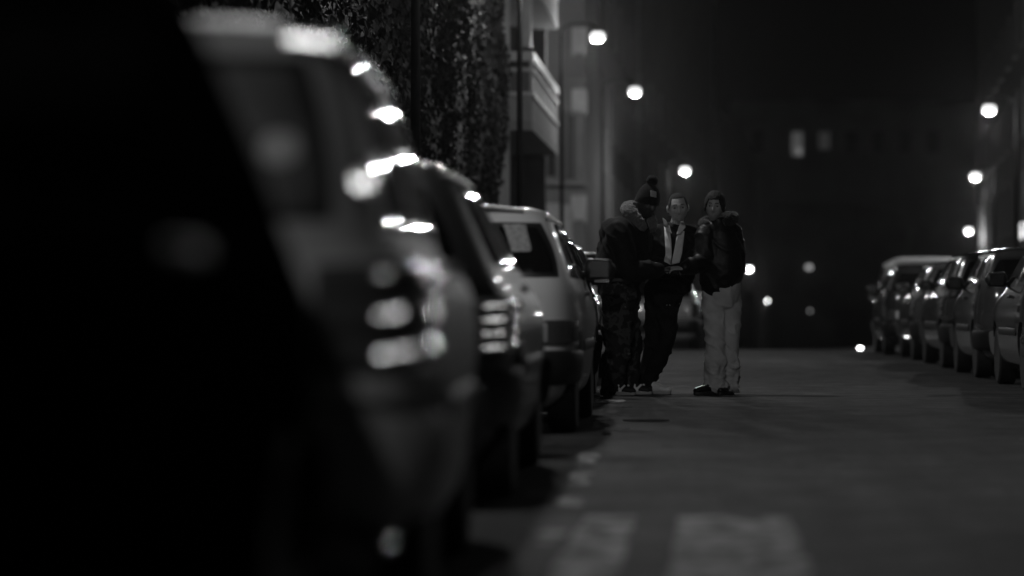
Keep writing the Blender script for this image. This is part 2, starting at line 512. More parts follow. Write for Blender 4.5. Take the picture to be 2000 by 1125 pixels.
# balcony house ------------------------------------------------------
BX = -4.6
root = empty('balcony_house', (BX, 60, 0))
A, B = (BX, 47.0), (BX, 75.0)
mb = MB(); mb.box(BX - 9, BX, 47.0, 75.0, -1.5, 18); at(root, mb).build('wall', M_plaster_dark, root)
for z in (1.2, 4.0, 6.8, 9.6):
    for y in (50, 53.6, 59.5, 63.5, 68, 71.5):
        f = facade_window(root, (0, 47 - 60), (0, 75 - 60), y - 47, z, 1.3, 1.5)
def balcony(z0, y0, y1):
    """parapet of solid panel, glazed band and two rails"""
    bal = MB(); bal.box(BX, -3.0, y0, y1, z0, z0 + 0.16); bal = at(root, bal).build('balcony', M_pale, root)
    X1 = -3.0
    q = MB()
    q.box(BX + 0.02, X1 - 0.01, y0, y0 + 0.06, z0 + 0.16, z0 + 0.58)
    q.box(X1 - 0.07, X1 - 0.01, y0 + 0.06, y1, z0 + 0.16, z0 + 0.58)
    at(root, q).build('panel', M_bal, bal)
    q = MB()
    for zz, hh in ((0.6, 0.06), (1.02, 0.05), (1.2, 0.16)):
        q.box(BX + 0.02, X1 + 0.02, y0 - 0.02, y0 + 0.06, z0 + zz, z0 + zz + hh)
        q.box(X1 - 0.06, X1 + 0.02, y0 + 0.06, y1, z0 + zz, z0 + zz + hh)
    for k in range(7):
        yy = y0 + 0.07 + (y1 - y0 - 0.12) * k / 6
        q.box(X1 - 0.05, X1 + 0.0, yy, yy + 0.05, z0 + 0.58, z0 + 1.2)
    at(root, q).build('rail', M_white, bal)
    q = MB(); q.box(X1 - 0.035, X1 - 0.02, y0 + 0.07, y1, z0 + 0.66, z0 + 1.02); q.box(BX + 0.02, X1 - 0.06, y0 + 0.02, y0 + 0.04, z0 + 0.66, z0 + 1.02)
    at(root, q).build('glazing', M_frost, bal)
balcony(3.8, 49.0, 57.4)
balcony(6.35, 49.0, 57.4)
mb = MB(); mb.box(BX, -3.25, 57.45, 57.7, -1.5, 18); at(root, mb).build('side_wall', M_plaster_dark, root)
mb = MB(); mb.box(-3.25, -3.1, 50.2, 50.45, 5.35, 6.35); at(root, mb).build('balcony_post', M_white, root)
tag(root, 'apartment house with white railed balconies over the pavement', 'house')

# stepped house whose end wall faces down the street -------------------
root = empty('stepped_house', (-3.3, 80, 0))
e0 = P(1010, 300, 75); e1 = P(1141, 300, 75)
A = (e0.x, 75.0); B = (e1.x, 75.0)
mb = MB(); mb.box(e0.x - 8, e1.x, 75.02, 84, -2, 20); at(root, mb).build('wall', M_plaster, root)
loc = root.location
def rel(p): return (p[0] - loc.x, p[1] - loc.y)
def zpx(y, d): return P(1000, y, d).z
for (x0, x1, yt, yb, sh) in ((1122, 1142, 180, 219, 1), (1120, 1141, 387, 430, 1), (1108, 1121, 222, 350, 0), (1045, 1088, 402, 470, 1), (1099, 1112, 405, 470, 1), (1050, 1085, 292, 345, 0), (1122, 1140, 60, 105, 1)):
    xa = P(x0, 300, 75).x; xb = P(x1, 300, 75).x
    facade_window(root, rel((xa, 75.02)), rel((xb, 75.02)), 0, zpx(yb, 75), xb - xa, zpx(yt, 75) - zpx(yb, 75), shutter=bool(sh), sill=False)
for y, x0, x1 in ((360, 1030, 1143), (158, 1096, 1143)):
    q = MB(); q.box(P(x0, 300, 75).x, P(x1, 300, 75).x + 0.05, 74.75, 75.02, zpx(y + 2, 75), zpx(y - 3, 75)); at(root, q).build('ledge', M_pale, root)
tag(root, 'plain house end wall with ledges and pale shutters beyond the balconies', 'house')

def terrace(name, a, b, z1, matl, label, rows=(1.0, 4.0, 7.0, 10.0), step=4.0, side=1, depth=8):
    root = empty(name, ((a[0] + b[0]) / 2, (a[1] + b[1]) / 2, 0))
    lc = root.location
    ra = (a[0] - lc.x, a[1] - lc.y); rb = (b[0] - lc.x, b[1] - lc.y)
    mb = MB(); wall_block(mb, ra, rb, depth * side, gz(b[1]) - 1, z1); mb.build('wall', matl, root)
    L = (Vector(rb) - Vector(ra)).length
    base = gz((a[1] + b[1]) / 2)
    q = MB(); t = (Vector((rb[0], rb[1], 0)) - Vector((ra[0], ra[1], 0))).normalized(); n = Vector((t.y, -t.x, 0)) * side
    q.obox(Vector((ra[0], ra[1], z1)) + n * 0.3, t * L, -n * (depth + .3), Vector((0, 0, 0.35))); q.build('cornice', matl, root)
    for z in rows:
        s = step * 0.4
        while s + 1.2 < L:
            facade_window(root, ra, rb, s, base + z, 1.1, 1.7, depth_sign=side)
            s += step
    if side > 0:
        q = MB(); q.lathe((ra[0] + n.x * 0.08 + t.x * (L - 0.4), ra[1] + t.y * (L - 0.4), base), [(0.06, 0), (0.06, z1 - base)], 8); q.build('drainpipe', M_pale, root, smooth=True)
    tag(root, label, 'house')
    return root
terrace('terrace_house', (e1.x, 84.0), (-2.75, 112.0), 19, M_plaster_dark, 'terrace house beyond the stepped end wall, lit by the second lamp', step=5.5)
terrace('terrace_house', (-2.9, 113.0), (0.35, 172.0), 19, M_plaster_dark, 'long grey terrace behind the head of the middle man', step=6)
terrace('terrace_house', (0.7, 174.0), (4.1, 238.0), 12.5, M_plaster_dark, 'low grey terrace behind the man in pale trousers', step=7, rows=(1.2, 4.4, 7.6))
# right side
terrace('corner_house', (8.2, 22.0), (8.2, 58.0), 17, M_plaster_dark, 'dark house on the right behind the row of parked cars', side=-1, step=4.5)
hb = terrace('shop_house', (8.6, 61.0), (12.6, 134.0), 17, mat('soot_black_render', 0.022, 0.9, var=0.3, vscale=0.8), 'grey house on the right with a lit shop front', side=-1, step=5, rows=(4.2, 7.2, 10.2))
lc = hb.location
for x, y, w, h, d in ((1984, 447, 0.30, 0.55, 80.0), (1996, 447, 0.34, 0.6, 79.6)):
    pass
a = Vector((8.6 - lc.x, 61.0 - lc.y, 0)); t = (Vector((12.6, 134.0, 0)) - Vector((8.6, 61.0, 0))).normalized(); n = Vector((-t.y, t.x, 0))
fr = MB(); fr.obox(a + t * 29 + Vector((0, 0, 0.4)), t * 10, n * 0.05, Vector((0, 0, 3.6))); fr = fr.build('shop_front', M_plaster_dark, hb)
for s, w in ((30, 1.6), (33.2, 1.4), (36, 1.2)):
    q = MB(); q.obox(a + t * s + Vector((0, 0, 2.95)) + n * 0.05, t * w, n * 0.03, Vector((0, 0, 0.5))); q.build('lit_pane', emit('shop_light', 1.2), fr)
# balcony box on the right house
rootb = bpy.data.objects['corner_house']
q = MB(); q.box(-0.9, 0.0, 12.5, 17.5, 3.0, 4.2); q.build('bay', M_plaster_dark, rootb)

# far block closing the street
FD = 335.0
root = empty('far_block', (22, FD, gz(FD)))
mb = MB(); mb.box(3, 62, FD, FD + 12, gz(FD) - 1, 24); at(root, mb).build('wall', M_plaster_far, root)
mb = MB(); mb.box(2.8, 62.2, FD - 0.5, FD, 17.0, 17.5); at(root, mb).build('string_course', M_plaster_far, root)
mb = MB(); mb.box(2.8, 62.2, FD - 0.6, FD + 12.2, 24, 24.6); at(root, mb).build('cornice', M_plaster_far, root)
fl = root.location
for x, yt, yb, wpx, lt in ((1557, 260, 306, 22, 'a'), (1610, 260, 294, 22, 'b'), (1480, 258, 300, 22, None), (1662, 260, 300, 22, None), (1715, 260, 300, 22, None), (1768, 260, 300, 22, None), (1822, 260, 300, 22, None), (1557, 420, 470, 24, None), (1640, 420, 470, 24, None), (1720, 420, 470, 24, None)):
    a = P(x - wpx / 2, 300, FD); b = P(x + wpx / 2, 300, FD)
    zb = zpx(yb, FD); zt = zpx(yt, FD)
    facade_window(root, (a.x - fl.x, -0.005), (b.x - fl.x, -0.005), 0, zb - fl.z, b.x - a.x, zt - zb, lit={'a': M_win_lit, 'b': M_win_dim, None: None}[lt])
a = P(1556, 300, FD)
q = MB(); q.box(a.x, a.x + 0.55, FD - 0.05, FD - 0.025, zpx(305, FD), zpx(291, FD)); at(root, q).build('lit_shade', emit('window_lampshade', 0.15), root)
tag(root, 'dark tall block closing the end of the street, two windows dimly lit', 'building')

# lower wall with pale curved coping in front of the far block
root = empty('garden_wall', (14, 250, gz(250)))
vs = []; fs = []; rg = []
for k in range(25):
    x = 1500 + 270 * k / 24
    t = (x - 1600) / 150
    p = P(x, 397 + 9 * t * t + (16 * max(t - 0.3, 0) ** 2), 262)
    rg.append(p)
mb = MB(); cp = MB()
for a, b in zip(rg, rg[1:]):
    mb.add([(a.x, 262, -6), (b.x, 262, -6), (b.x, 262, b.z), (a.x, 262, a.z), (a.x, 262.6, -6), (b.x, 262.6, -6), (b.x, 262.6, b.z), (a.x, 262.6, a.z)], [(0, 1, 2, 3), (4, 7, 6, 5), (3, 2, 6, 7)])
    cp.add([(a.x, 261.7, a.z), (b.x, 261.7, b.z), (b.x, 261.7, b.z + .5), (a.x, 261.7, a.z + .5), (a.x, 262.8, a.z), (b.x, 262.8, b.z), (b.x, 262.8, b.z + .5), (a.x, 262.8, a.z + .5)], [(0, 1, 2, 3), (3, 2, 6, 7), (1, 0, 4, 5), (4, 7, 6, 5)])
at(root, mb).build('wall', M_plaster_far, root); at(root, cp).build('coping', M_pale, root)
tag(root, 'high garden wall with a pale curved coping before the far block', 'wall')

def wall_lamp(x, y, d, s, glow, label):
    p = P(x, y, d)
    r = empty('wall_lamp', p)
    MB().box(-0.06, 0.06, 0.0, 0.5, 0.1, 0.2).build('bracket', M_pole, r)
    MB().ball((0, 0, 0), s, s, s * 0.8, 14, 9).build('glass', glow, r, smooth=True)
    tag(r, label, 'lamp')
wall_lamp(1580, 522, 261.0, 0.3, emit('wall_glow', 0.45), 'dim blurred lamp on the far garden wall right of the two low lamps')
wall_lamp(1582, 607, 261.0, 0.12, emit('wall_glow_b', 0.6), 'tiny dim lamp low on the far garden wall')


# ------------------------------------------------------------------ cars
def pchip(xs, ys, x):
    n = len(xs)
    if x <= xs[0]: return ys[0]
    if x >= xs[-1]: return ys[-1]
    d = [(ys[i + 1] - ys[i]) / (xs[i + 1] - xs[i]) for i in range(n - 1)]
    m = [d[0]] + [0 if d[i - 1] * d[i] <= 0 else 2 * d[i - 1] * d[i] / (d[i - 1] + d[i]) for i in range(1, n - 1)] + [d[-1]]
    i = max(k for k in range(n - 1) if xs[k] <= x)
    h = xs[i + 1] - xs[i]; t = (x - xs[i]) / h
    return ((1 + 2 * t) * (1 - t) ** 2 * ys[i] + t * (1 - t) ** 2 * h * m[i] + t * t * (3 - 2 * t) * ys[i + 1] + t * t * (t - 1) * h * m[i + 1])

class Body:
    """car body given by plan contours at each height: z, rear y, front y, half width"""
    def __init__(s, levels, n=5.5, crown=0.03):
        s.Z = [l[0] for l in levels]; s.YR = [l[1] for l in levels]; s.YF = [l[2] for l in levels]; s.W = [l[3] for l in levels]
        s.n = n; s.crown = crown
    def par(s, z):
        return pchip(s.Z, s.YR, z), pchip(s.Z, s.YF, z), pchip(s.Z, s.W, z)
    def pt(s, th, z):
        """th: -90 rear centre .. 0 right flank .. 90 front centre .. 180 left flank"""
        yr, yf, w = s.par(z); h = (yf - yr) / 2; c = (yf + yr) / 2
        ct, st = math.cos(th), math.sin(th); e = 2 / s.n
        return Vector((w * math.copysign(abs(ct) ** e, ct), c + h * math.copysign(abs(st) ** e, st), z))
    def nrm(s, th, z):
        e = 1e-3
        a = s.pt(th + e, z) - s.pt(th - e, z); b = s.pt(th, z + e) - s.pt(th, z - e)
        q = a.cross(b)
        return q.normalized() if q.length > 1e-12 else Vector((0, 0, 1))
    def th_rear(s, x, z):
        w = s.par(z)[2]; k = min(abs(x) / w, 0.9999) ** (s.n / 2)
        a = math.acos(k)                       # 0 flank .. 90 centre
        return -a if x >= 0 else -(math.pi - a)
    def th_side(s, y, z, side):
        yr, yf, w = s.par(z); h = (yf - yr) / 2; c = (yf + yr) / 2
        q = max(-0.9999, min(0.9999, (y - c) / h)); a = math.asin(math.copysign(abs(q) ** (s.n / 2), q))
        return a if side > 0 else math.pi - a
    def th_front(s, x, z):
        return -s.th_rear(x, z)
    def shell(s, mb, nz=46, nt=120):
        z0, z1 = s.Z[0], s.Z[-1]; rings = []
        zs = [z0 + (z1 - z0) * k / nz for k in range(nz + 1)]
        zs = sorted(set(zs + s.Z))
        ths = [2 * math.pi * (j + 0.5) / nt for j in range(nt)]
        for z in zs: rings.append([s.pt(t, z) for t in ths])
        top = rings[-1]; yr, yf, w = s.par(z1); c = Vector((0, (yr + yf) / 2, z1))
        for k in (0.93, 0.82, 0.6, 0.35, 0.12):
            rings.append([c + (p - c) * k + Vector((0, 0, s.crown * (1 - k * k))) for p in top])
        mb.rings(rings)
    def patch(s, corner, kind, off=0.004, na=18, nb=14, rnd=0.25, skirt=0.012, rib=None, side=1):
        """corner: four (u, z) clockwise from lower left; u is x on the ends, y on a flank"""
        mb = MB(); vs = []; fs = []
        def loc(a, b):
            # squircle rounding of the square, then bilinear
            x, y = a * 2 - 1, b * 2 - 1
            X = x * math.sqrt(max(0, 1 - rnd * y * y / 2)); Y = y * math.sqrt(max(0, 1 - rnd * x * x / 2))
            a, b = (X + 1) / 2, (Y + 1) / 2
            p = [c0 * (1 - a) * (1 - b) + c1 * a * (1 - b) + c2 * a * b + c3 * (1 - a) * b for c0, c1, c2, c3 in zip(*corner)]
            u, z = p
            th = {'rear': s.th_rear, 'front': s.th_front}[kind](u, z) if kind != 'side' else s.th_side(u, z, side)
            return th, z
        grid = []
        for i in range(nb + 1):
            for j in range(na + 1):
                th, z = loc(j / na, i / nb)
                o = off + (rib(j / na, i / nb) if rib else 0)
                if i in (0, nb) or j in (0, na): o = off * 0.5
                grid.append(s.pt(th, z) + s.nrm(th, z) * o)
        vs += grid; w = na + 1
        for i in range(nb):
            for j in range(na): fs.append((i * w + j, i * w + j + 1, (i + 1) * w + j + 1, (i + 1) * w + j))
        rim = [j for j in range(w)] + [i * w + na for i in range(1, nb + 1)] + [nb * w + j for j in range(na - 1, -1, -1)] + [i * w for i in range(nb - 1, 0, -1)]
        k0 = len(vs)
        for r in rim:
            i, j = divmod(r, w); th, z = loc(j / na, i / nb)
            vs.append(s.pt(th, z) - s.nrm(th, z) * skirt)
        m = len(rim)
        for k in range(m): fs.append((rim[k], rim[(k + 1) % m], k0 + (k + 1) % m, k0 + k))
        mb.add(vs, fs)
        return mb
    def bumper(s, front, z0, z1, proud=0.045, reach=0.5):
        mb = MB(); rings = []
        prof = [(0, -0.02), (0.04, proud * 0.7), (0.16, proud), (0.5, proud * 1.05), (0.84, proud), (0.96, proud * 0.7), (1, -0.02)]
        ths = []
        n = 60
        for j in range(n + 1):
            th = -math.pi + math.pi * j / n
            p = s.pt(th, (z0 + z1) / 2)
            yr, yf, w = s.par((z0 + z1) / 2)
            if p.y < yr + reach: ths.append(th)
        if front: ths = [-t for t in ths]
        for th in ths:
            rings.append([s.pt(th, z0 + (z1 - z0) * t) + Vector((s.nrm(th, z0 + (z1 - z0) * t).x, s.nrm(th, z0 + (z1 - z0) * t).y, 0)).normalized() * o for t, o in prof])
        mb.rings(rings)
        return mb

HATCH = [(.17, .16, 3.62, .70), (.24, .07, 3.72, .77), (.36, .02, 3.77, .805), (.52, .0, 3.78, .82), (.68, .01, 3.76, .825), (.78, .02, 3.62, .82), (.86, .035, 3.25, .81),
         (.92, .055, 2.86, .795), (1.02, .10, 2.62, .765), (1.15, .165, 2.38, .715), (1.28, .24, 2.14, .665), (1.345, .29, 1.98, .63), (1.378, .34, 1.88, .59), (1.395, .43, 1.78, .53)]
COMPACT = [(.17, .16, 3.62, .70), (.24, .07, 3.72, .77), (.36, .02, 3.77, .805), (.52, .0, 3.78, .82), (.68, .01, 3.76, .825), (.78, .025, 3.62, .81), (.86, .045, 3.25, .785),
         (.92, .07, 2.86, .755), (1.02, .115, 2.62, .705), (1.15, .185, 2.38, .64), (1.28, .27, 2.14, .575), (1.345, .33, 1.98, .53), (1.378, .40, 1.88, .48), (1.392, .50, 1.78, .41)]
SALOON = [(.17, .16, 4.20, .70), (.24, .07, 4.30, .77), (.36, .02, 4.36, .815), (.52, .0, 4.37, .83), (.68, .0, 4.35, .835), (.80, .02, 4.15, .825), (.88, .12, 3.7, .80),
          (.93, .55, 3.25, .775), (1.02, .72, 3.02, .73), (1.15, .92, 2.76, .67), (1.28, 1.15, 2.5, .605), (1.345, 1.3, 2.36, .56), (1.38, 1.42, 2.26, .50), (1.395, 1.55, 2.16, .42)]
ESTATE = [(.17, .16, 4.1, .70), (.24, .07, 4.2, .77), (.36, .02, 4.25, .81), (.52, .0, 4.26, .825), (.68, .0, 4.24, .83), (.80, .015, 4.05, .82), (.88, .03, 3.6, .80),
          (.93, .05, 3.18, .775), (1.05, .09, 2.92, .73), (1.18, .15, 2.68, .675), (1.32, .22, 2.42, .615), (1.39, .27, 2.28, .57), (1.425, .33, 2.18, .51), (1.44, .42, 2.08, .43)]
BOXY = [(.17, .12, 3.5, .72), (.24, .05, 3.6, .78), (.36, .01, 3.64, .805), (.52, .0, 3.65, .82), (.68, .0, 3.63, .825), (.80, .005, 3.5, .82), (.88, .02, 3.2, .795), (.94, .03, 2.86, .735), (1.08, .055, 2.66, .70), (1.2, .09, 2.48, .672), (1.34, .14, 2.26, .632), (1.41, .18, 2.14, .60), (1.45, .25, 2.04, .54), (1.465, .34, 1.96, .47)]
VAN = [(.22, .10, 4.5, .78), (.32, .03, 4.6, .86), (.5, .0, 4.65, .9), (.8, .0, 4.6, .91), (1.0, .0, 4.3, .905), (1.15, .005, 4.0, .895), (1.5, .02, 3.7, .87), (1.8, .04, 3.5, .83), (1.95, .07, 3.38, .79), (2.03, .14, 3.26, .72), (2.06, .25, 3.1, .6)]

M_trim = mat('polished_trim', .5, .28, metal=1.0)
M_chrome_bar = mat('glint_chrome', .5, .16, metal=1.0, bump=.1, bscale=70)  # chrome of the bars and strips added to catch lamp glints
def make_car(kind, paint, label, ribs=0, yaw=0.0, road_mirror=True, bumper_mat=None, tail=None, trim=None, glass=None, seal=None, group='cars parked along the street'):
    lv = {'hatch': HATCH, 'saloon': SALOON, 'estate': ESTATE, 'boxy': BOXY, 'compact': COMPACT, 'van': VAN}[kind]
    b = Body(lv, n=7.0 if kind != 'van' else 9, crown=0.025)
    root = empty('parked_car' if kind != 'van' else 'parked_van')
    L = max(l[2] for l in lv); wr = .29 if kind != 'van' else .32; wmax = max(l[3] for l in lv)
    ax = (0.66, L - 0.78)
    # body with wheel arches cut out
    mb = MB(); b.shell(mb)
    me = mb.mesh('body'); o = bpy.data.objects.new('tmp', me); COL.objects.link(o)
    ct = MB()
    for y in ax:
        for sx in (-1, 1):
            ct.rings([[Vector((x, y + (wr + .055) * math.cos(2 * math.pi * j / 28), wr + (wr + .055) * math.sin(2 * math.pi * j / 28))) for j in range(28)] for x in ((sx * (wmax - .26)), sx * (wmax + .2))])
    co = ct.build('cut', None)
    md = o.modifiers.new('b', 'BOOLEAN'); md.operation = 'DIFFERENCE'; md.object = co; md.solver = 'EXACT'
    out = bpy.data.meshes.new_from_object(o.evaluated_get(bpy.context.evaluated_depsgraph_get()))
    bpy.data.objects.remove(o); bpy.data.objects.remove(co)
    link('body', out, paint, root, smooth=True, ang=38)
    sill = lv[7][0] if kind != 'van' else 1.1
    top = lv[-3][0] - 0.015
    if kind == 'saloon': sill = .955
    if kind == 'boxy': sill = .945
    lo, hi = sill + .035, top - .03
    W = lambda z: b.par(z)[2]
    gl = glass or M_cglass
    # rear window with rubber seal
    for e, off, m, nm in ((0.0, .003, M_plastic, 'window_seal'), (0.028, .006, gl, 'rear_window')):
        x0, x1 = (W(lo) - .055 - e, W(hi) - .05 - e) if kind == 'hatch' else (W(lo) - .10 - e, W(hi) - .075 - e)
        if kind == 'van': x0 = x1 = .7 - e
        b.patch([(-x0, lo + e), (x0, lo + e), (x1, hi - e), (-x1, hi - e)], 'rear', off=off, rnd=.12, na=60).build(nm, m, root, smooth=True, ang=40)
    gl = gl if trim else M_cglass
    # windscreen
    x0, x1 = W(lo) - .1, W(hi) - .09
    b.patch([(-x0, lo + .01), (x0, lo + .01), (x1, hi), (-x1, hi)], 'front', off=.005, rnd=.1).build('windscreen', gl, root, smooth=True, ang=40)
    # flank windows
    yr0, yf0, _ = b.par(lo); yr1, yf1, _ = b.par(hi)
    r0, r1, f0, f1 = yr0 + .32, yr1 + .30, yf0 - .38, yf1 - .30
    m0 = r0 + (f0 - r0) * .47; m1 = r1 + (f1 - r1) * .44
    for sd in (1, -1):
        if kind != 'van':
            b.patch([(r0, lo), (m0 - .05, lo), (m1 - .05, hi), (r1, hi)], 'side', off=.004, rnd=.1, side=sd).build('side_window', gl, root, smooth=True, ang=40)
        b.patch([(m0 + .05, lo), (f0, lo), (f1, hi), (m1 + .05, hi)], 'side', off=.004, rnd=.1, side=sd).build('side_window', gl, root, smooth=True, ang=40)
        # rubbing strip along the doors
        b.patch([(1.05, .50), (L - 1.2, .50), (L - 1.2, .57), (1.05, .57)], 'side', off=.014, nb=4, rnd=0.1, side=sd).build('rubbing_strip', trim or M_plastic, root, smooth=True, ang=40)
        hd = MB(); q = b.pt(b.th_side(m0 + .18, lo - .09, sd), lo - .09)
        hd.box(q.x - .012 if sd > 0 else q.x - .03, q.x + .03 if sd > 0 else q.x + .012, q.y, q.y + .16, q.z - .014, q.z + .014)
        hd.build('door_handle', M_plastic, root, bevel=.006)
        q = b.pt(b.th_side(f0 - .05, lo + .06, sd), lo + .06)
        if sd > 0 and not road_mirror: continue
        mi = MB(); mi.loft([(q.x - sd * .02, q.y, q.z - .02), (q.x + sd * .05, q.y - .01, q.z - .01)], [.02, .02], n=8)
        mi.loft([(q.x + sd * .035, q.y - .03, q.z + .02), (q.x + sd * .06, q.y - .035, q.z + .02), (q.x + sd * .19, q.y - .05, q.z + .02), (q.x + sd * .215, q.y - .05, q.z + .02)], [(.05, .03), (.075, .055), (.068, .05), (.04, .03)], side=(0, 0, 1), n=14)
        mm = mi.build('mirror', trim or M_plastic, root, smooth=True)
        mg = MB().box(q.x + sd * .065 if sd > 0 else q.x - .19, q.x + .19 if sd > 0 else q.x - .065, q.y - .11, q.y - .104, q.z - .035, q.z + .075)
        mg.build('mirror_glass', M_chrome, mm)
    if trim is None and kind != 'van':
        for sd in (1, -1):
            zr = hi + .022; yr_, yf_, _ = b.par(zr); pts = []
            for k in range(15):
                y_ = yr_ + .12 + (yf_ - yr_ - .35) * k / 14
                th_ = b.th_side(y_, zr, sd); pts.append(b.pt(th_, zr) + b.nrm(th_, zr) * .004)
            MB().tube(pts, .009, 8).build('roof_glint_rail', M_trim, root, smooth=True)  # polished rail added so the roof edge shows a line of glints
    if kind == 'boxy':
        xp = b.par(1.06)[2] - .05
        for sd in (1, -1):
            rg = []
            for xx in (sd * (xp - .035), sd * (xp + .03)):
                p0 = b.pt(b.th_rear(sd * xp, 1.07), 1.07); prof = []
                for m_ in range(13):
                    a_ = R(4 + 26 * m_ / 12)
                    prof.append(Vector((xx, p0.y - .03 - (xx - sd * xp) * math.tan(yaw) + .16 * (1 - math.cos(a_)), 1.04 + .16 * math.sin(a_))))
                rg.append(prof + [Vector((xx, p0.y + .03, prof[-1].z)), Vector((xx, p0.y + .03, prof[0].z))])
            MB().rings(rg).build('pillar_glint', M_chrome_bar, root, smooth=True, ang=40)  # chrome piece added on the pillar to throw a bright glint
        rg = []
        for xx in (.49, .60):
            p0 = b.pt(b.th_rear(.5, 1.40), 1.40); prof = []
            for m_ in range(13):
                a_ = R(4 + 30 * m_ / 12)
                prof.append(Vector((xx, p0.y - .02 - (xx - .5) * math.tan(yaw) + .1 * (1 - math.cos(a_)), 1.385 + .1 * math.sin(a_) - (xx - .5) * .1)))
            rg.append(prof + [Vector((xx, p0.y + .05, prof[-1].z)), Vector((xx, p0.y + .05, prof[0].z))])
        MB().rings(rg).build('roof_edge_glint', M_chrome_bar, root, smooth=True, ang=40)  # curved chrome strip added for a glint at the roof edge
        b.patch([(.44, 1.105), (.53, 1.105), (.53, 1.185), (.44, 1.185)], 'rear', off=.012, rnd=.9, na=12, nb=12).build('pale_window_patch', M_plate, root)  # pale disc painted in for a blurred glint on the glass
        b.patch([(.60, .585), (.76, .585), (.76, .628), (.60, .628)], 'rear', off=.02, rnd=.1).build('bumper_glint', M_plate, root)  # pale patch standing for a blurred glint above the bumper
        MB().tube([(.72, .4, .265), (.72, .02, .26), (.72, -.03, .255)], .03, 16).build('exhaust_pipe', M_chrome, root, smooth=True)
    # lights
    zt0, zt1 = (.60, .82) if kind != 'van' else (.75, 1.0)
    if kind == 'estate': zt1 = .86
    if kind == 'hatch': zt0, zt1 = .545, .70
    if kind == 'boxy': zt0, zt1 = .64, .89
    for sd in (1, -1):
        w = W(.7)
        xa, xb = (w - .26, w - .012)
        c = [(sd * xa, zt0), (sd * xb, zt0), (sd * xb, zt1), (sd * xa, zt1)]
        rib = (lambda a, bb: .016 * (0.5 - 0.5 * math.cos(2 * math.pi * ribs * bb)) ** 0.7) if ribs else None
        tl_ = b.patch(c, 'rear', off=.008, na=26, nb=40 if ribs else 8, rnd=.1, rib=rib).build('tail_light', tail or M_taill, root, smooth=True, ang=50)
        if not ribs:
            xi = w - .255
            b.patch([(sd * xi, zt0 + .012), (sd * (xi + .075), zt0 + .012), (sd * (xi + .075), zt1 - .012), (sd * xi, zt1 - .012)], 'rear', off=.011, na=8, nb=8, rnd=.1).build('reverse_light', M_plate, tl_, smooth=True, ang=50)
        if ribs:
            for k in range(ribs):
                zc = zt0 + (zt1 - zt0) * (k + .5) / ribs
                rb = MB(); rg = []
                for xx in (sd * (w - .20), sd * (w - .035)):
                    p0 = b.pt(b.th_rear(sd * (w - .12), zc), zc)
                    prof = []
                    for m_ in range(13):
                        a_ = R(1 + 24 * m_ / 12)
                        prof.append(Vector((xx, p0.y - .034 + (xx - sd * (w - .12)) * -math.tan(yaw) + .055 * (1 - math.cos(a_)) , zc - .012 + .055 * math.sin(a_))))
                    dx_, tl2 = (-sd * .03 * k, .16) if kind == 'boxy' else (0, .06)
                    prof = [p_ + Vector((dx_, 0, (xx - sd * (w - .12)) * sd * tl2)) for p_ in prof]
                    rg.append(prof + [Vector((xx, p0.y + .004, prof[-1].z)), Vector((xx, p0.y + .004, prof[0].z))])
                rb.rings(rg); rb.build('glint_bar', M_chrome_bar, tl_, smooth=True, ang=40)  # chrome bar added over the lens, curved to glint under the lamps
        c = [(sd * (w - .34), .60), (sd * (w - .05), .60), (sd * (w - .05), .735), (sd * (w - .34), .735)]
        b.patch(c, 'front', off=.008, rnd=.15).build('headlight', M_headl, root, smooth=True, ang=50)
    bm_ = bumper_mat or M_plastic
    b.bumper(False, .30, .55 if kind != 'hatch' else .52).build('bumper', bm_, root, smooth=True, ang=45)
    b.bumper(True, .28, .53).build('bumper', bm_, root, smooth=True, ang=45)
    pl = MB(); q = b.pt(b.th_rear(0, .68), .68); pl.box(-.26, .26, q.y - .016, q.y + .01, .62, .73)
    pl.build('number_plate', M_plate, root, bevel=.004)
    q = b.pt(b.th_front(0, .6), .6); g = MB()
    g.box(-.4, .4, q.y - .01, q.y + .012, .6, .70); g.build('grille', M_plastic, root, bevel=.004)
    # shut line under the tailgate, wiper, exhaust
    gap_ = .575 if kind != 'hatch' else .706
    b.patch([(-.62, gap_), (.62, gap_), (.62, gap_ + .012), (-.62, gap_ + .012)], 'rear', off=.002, nb=2, rnd=0).build('tailgate_gap', M_under, root)
    wz = lo + .02
    q = b.pt(b.th_rear(.02, wz), wz); q2 = b.pt(b.th_rear(-.3, wz + .09), wz + .09)
    MB().tube([q + Vector((0, -.02, 0)), (q + q2) / 2 + Vector((0, -.03, .01)), q2 + Vector((0, -.025, 0))], .008, 6).build('wiper', M_plastic, root)
    MB().tube([(-.42, .5, .2), (-.42, .06, .19)], .024, 10).build('exhaust_pipe', M_rim, root)
    # wheels
    for y in ax:
        for sx in (-1, 1):
            cx = sx * (wmax - .115)
            w = MB(); w.lathe((0, 0, 0), [(wr * .6, -.085), (wr * .93, -.088), (wr, -.07), (wr, .07), (wr * .93, .088), (wr * .6, .085)], 30)
            w.v = [(cx + z, y + x, wr + yy) for x, yy, z in w.v]
            t = w.build('wheel', M_tyre, root, smooth=True, ang=35)
            w = MB(); w.lathe((0, 0, 0), [(wr * .62, -.07), (wr * .62, .072), (wr * .55, .078), (wr * .3, .06), (wr * .14, .078), (.001, .08)], 24)
            w.v = [(cx + sx * z, y + x, wr + yy) for x, yy, z in w.v]
            w.build('rim', M_rim, t, smooth=True, ang=35)
    tag(root, label, 'car' if kind != 'van' else 'van', group)
    root['L'] = L
    del root['L']
    return root

def place(root, xr, d, half, yaw=0.0, back=0.0):
    """xr: x of the flank nearest the road; d: distance of the near end"""
    root.location = (xr, d, gz(d)); root.rotation_euler = (0, 0, yaw)
    if d > 48: root.rotation_euler = (math.atan((gz(d + 3) - gz(d)) / 3), 0, yaw)
    return root

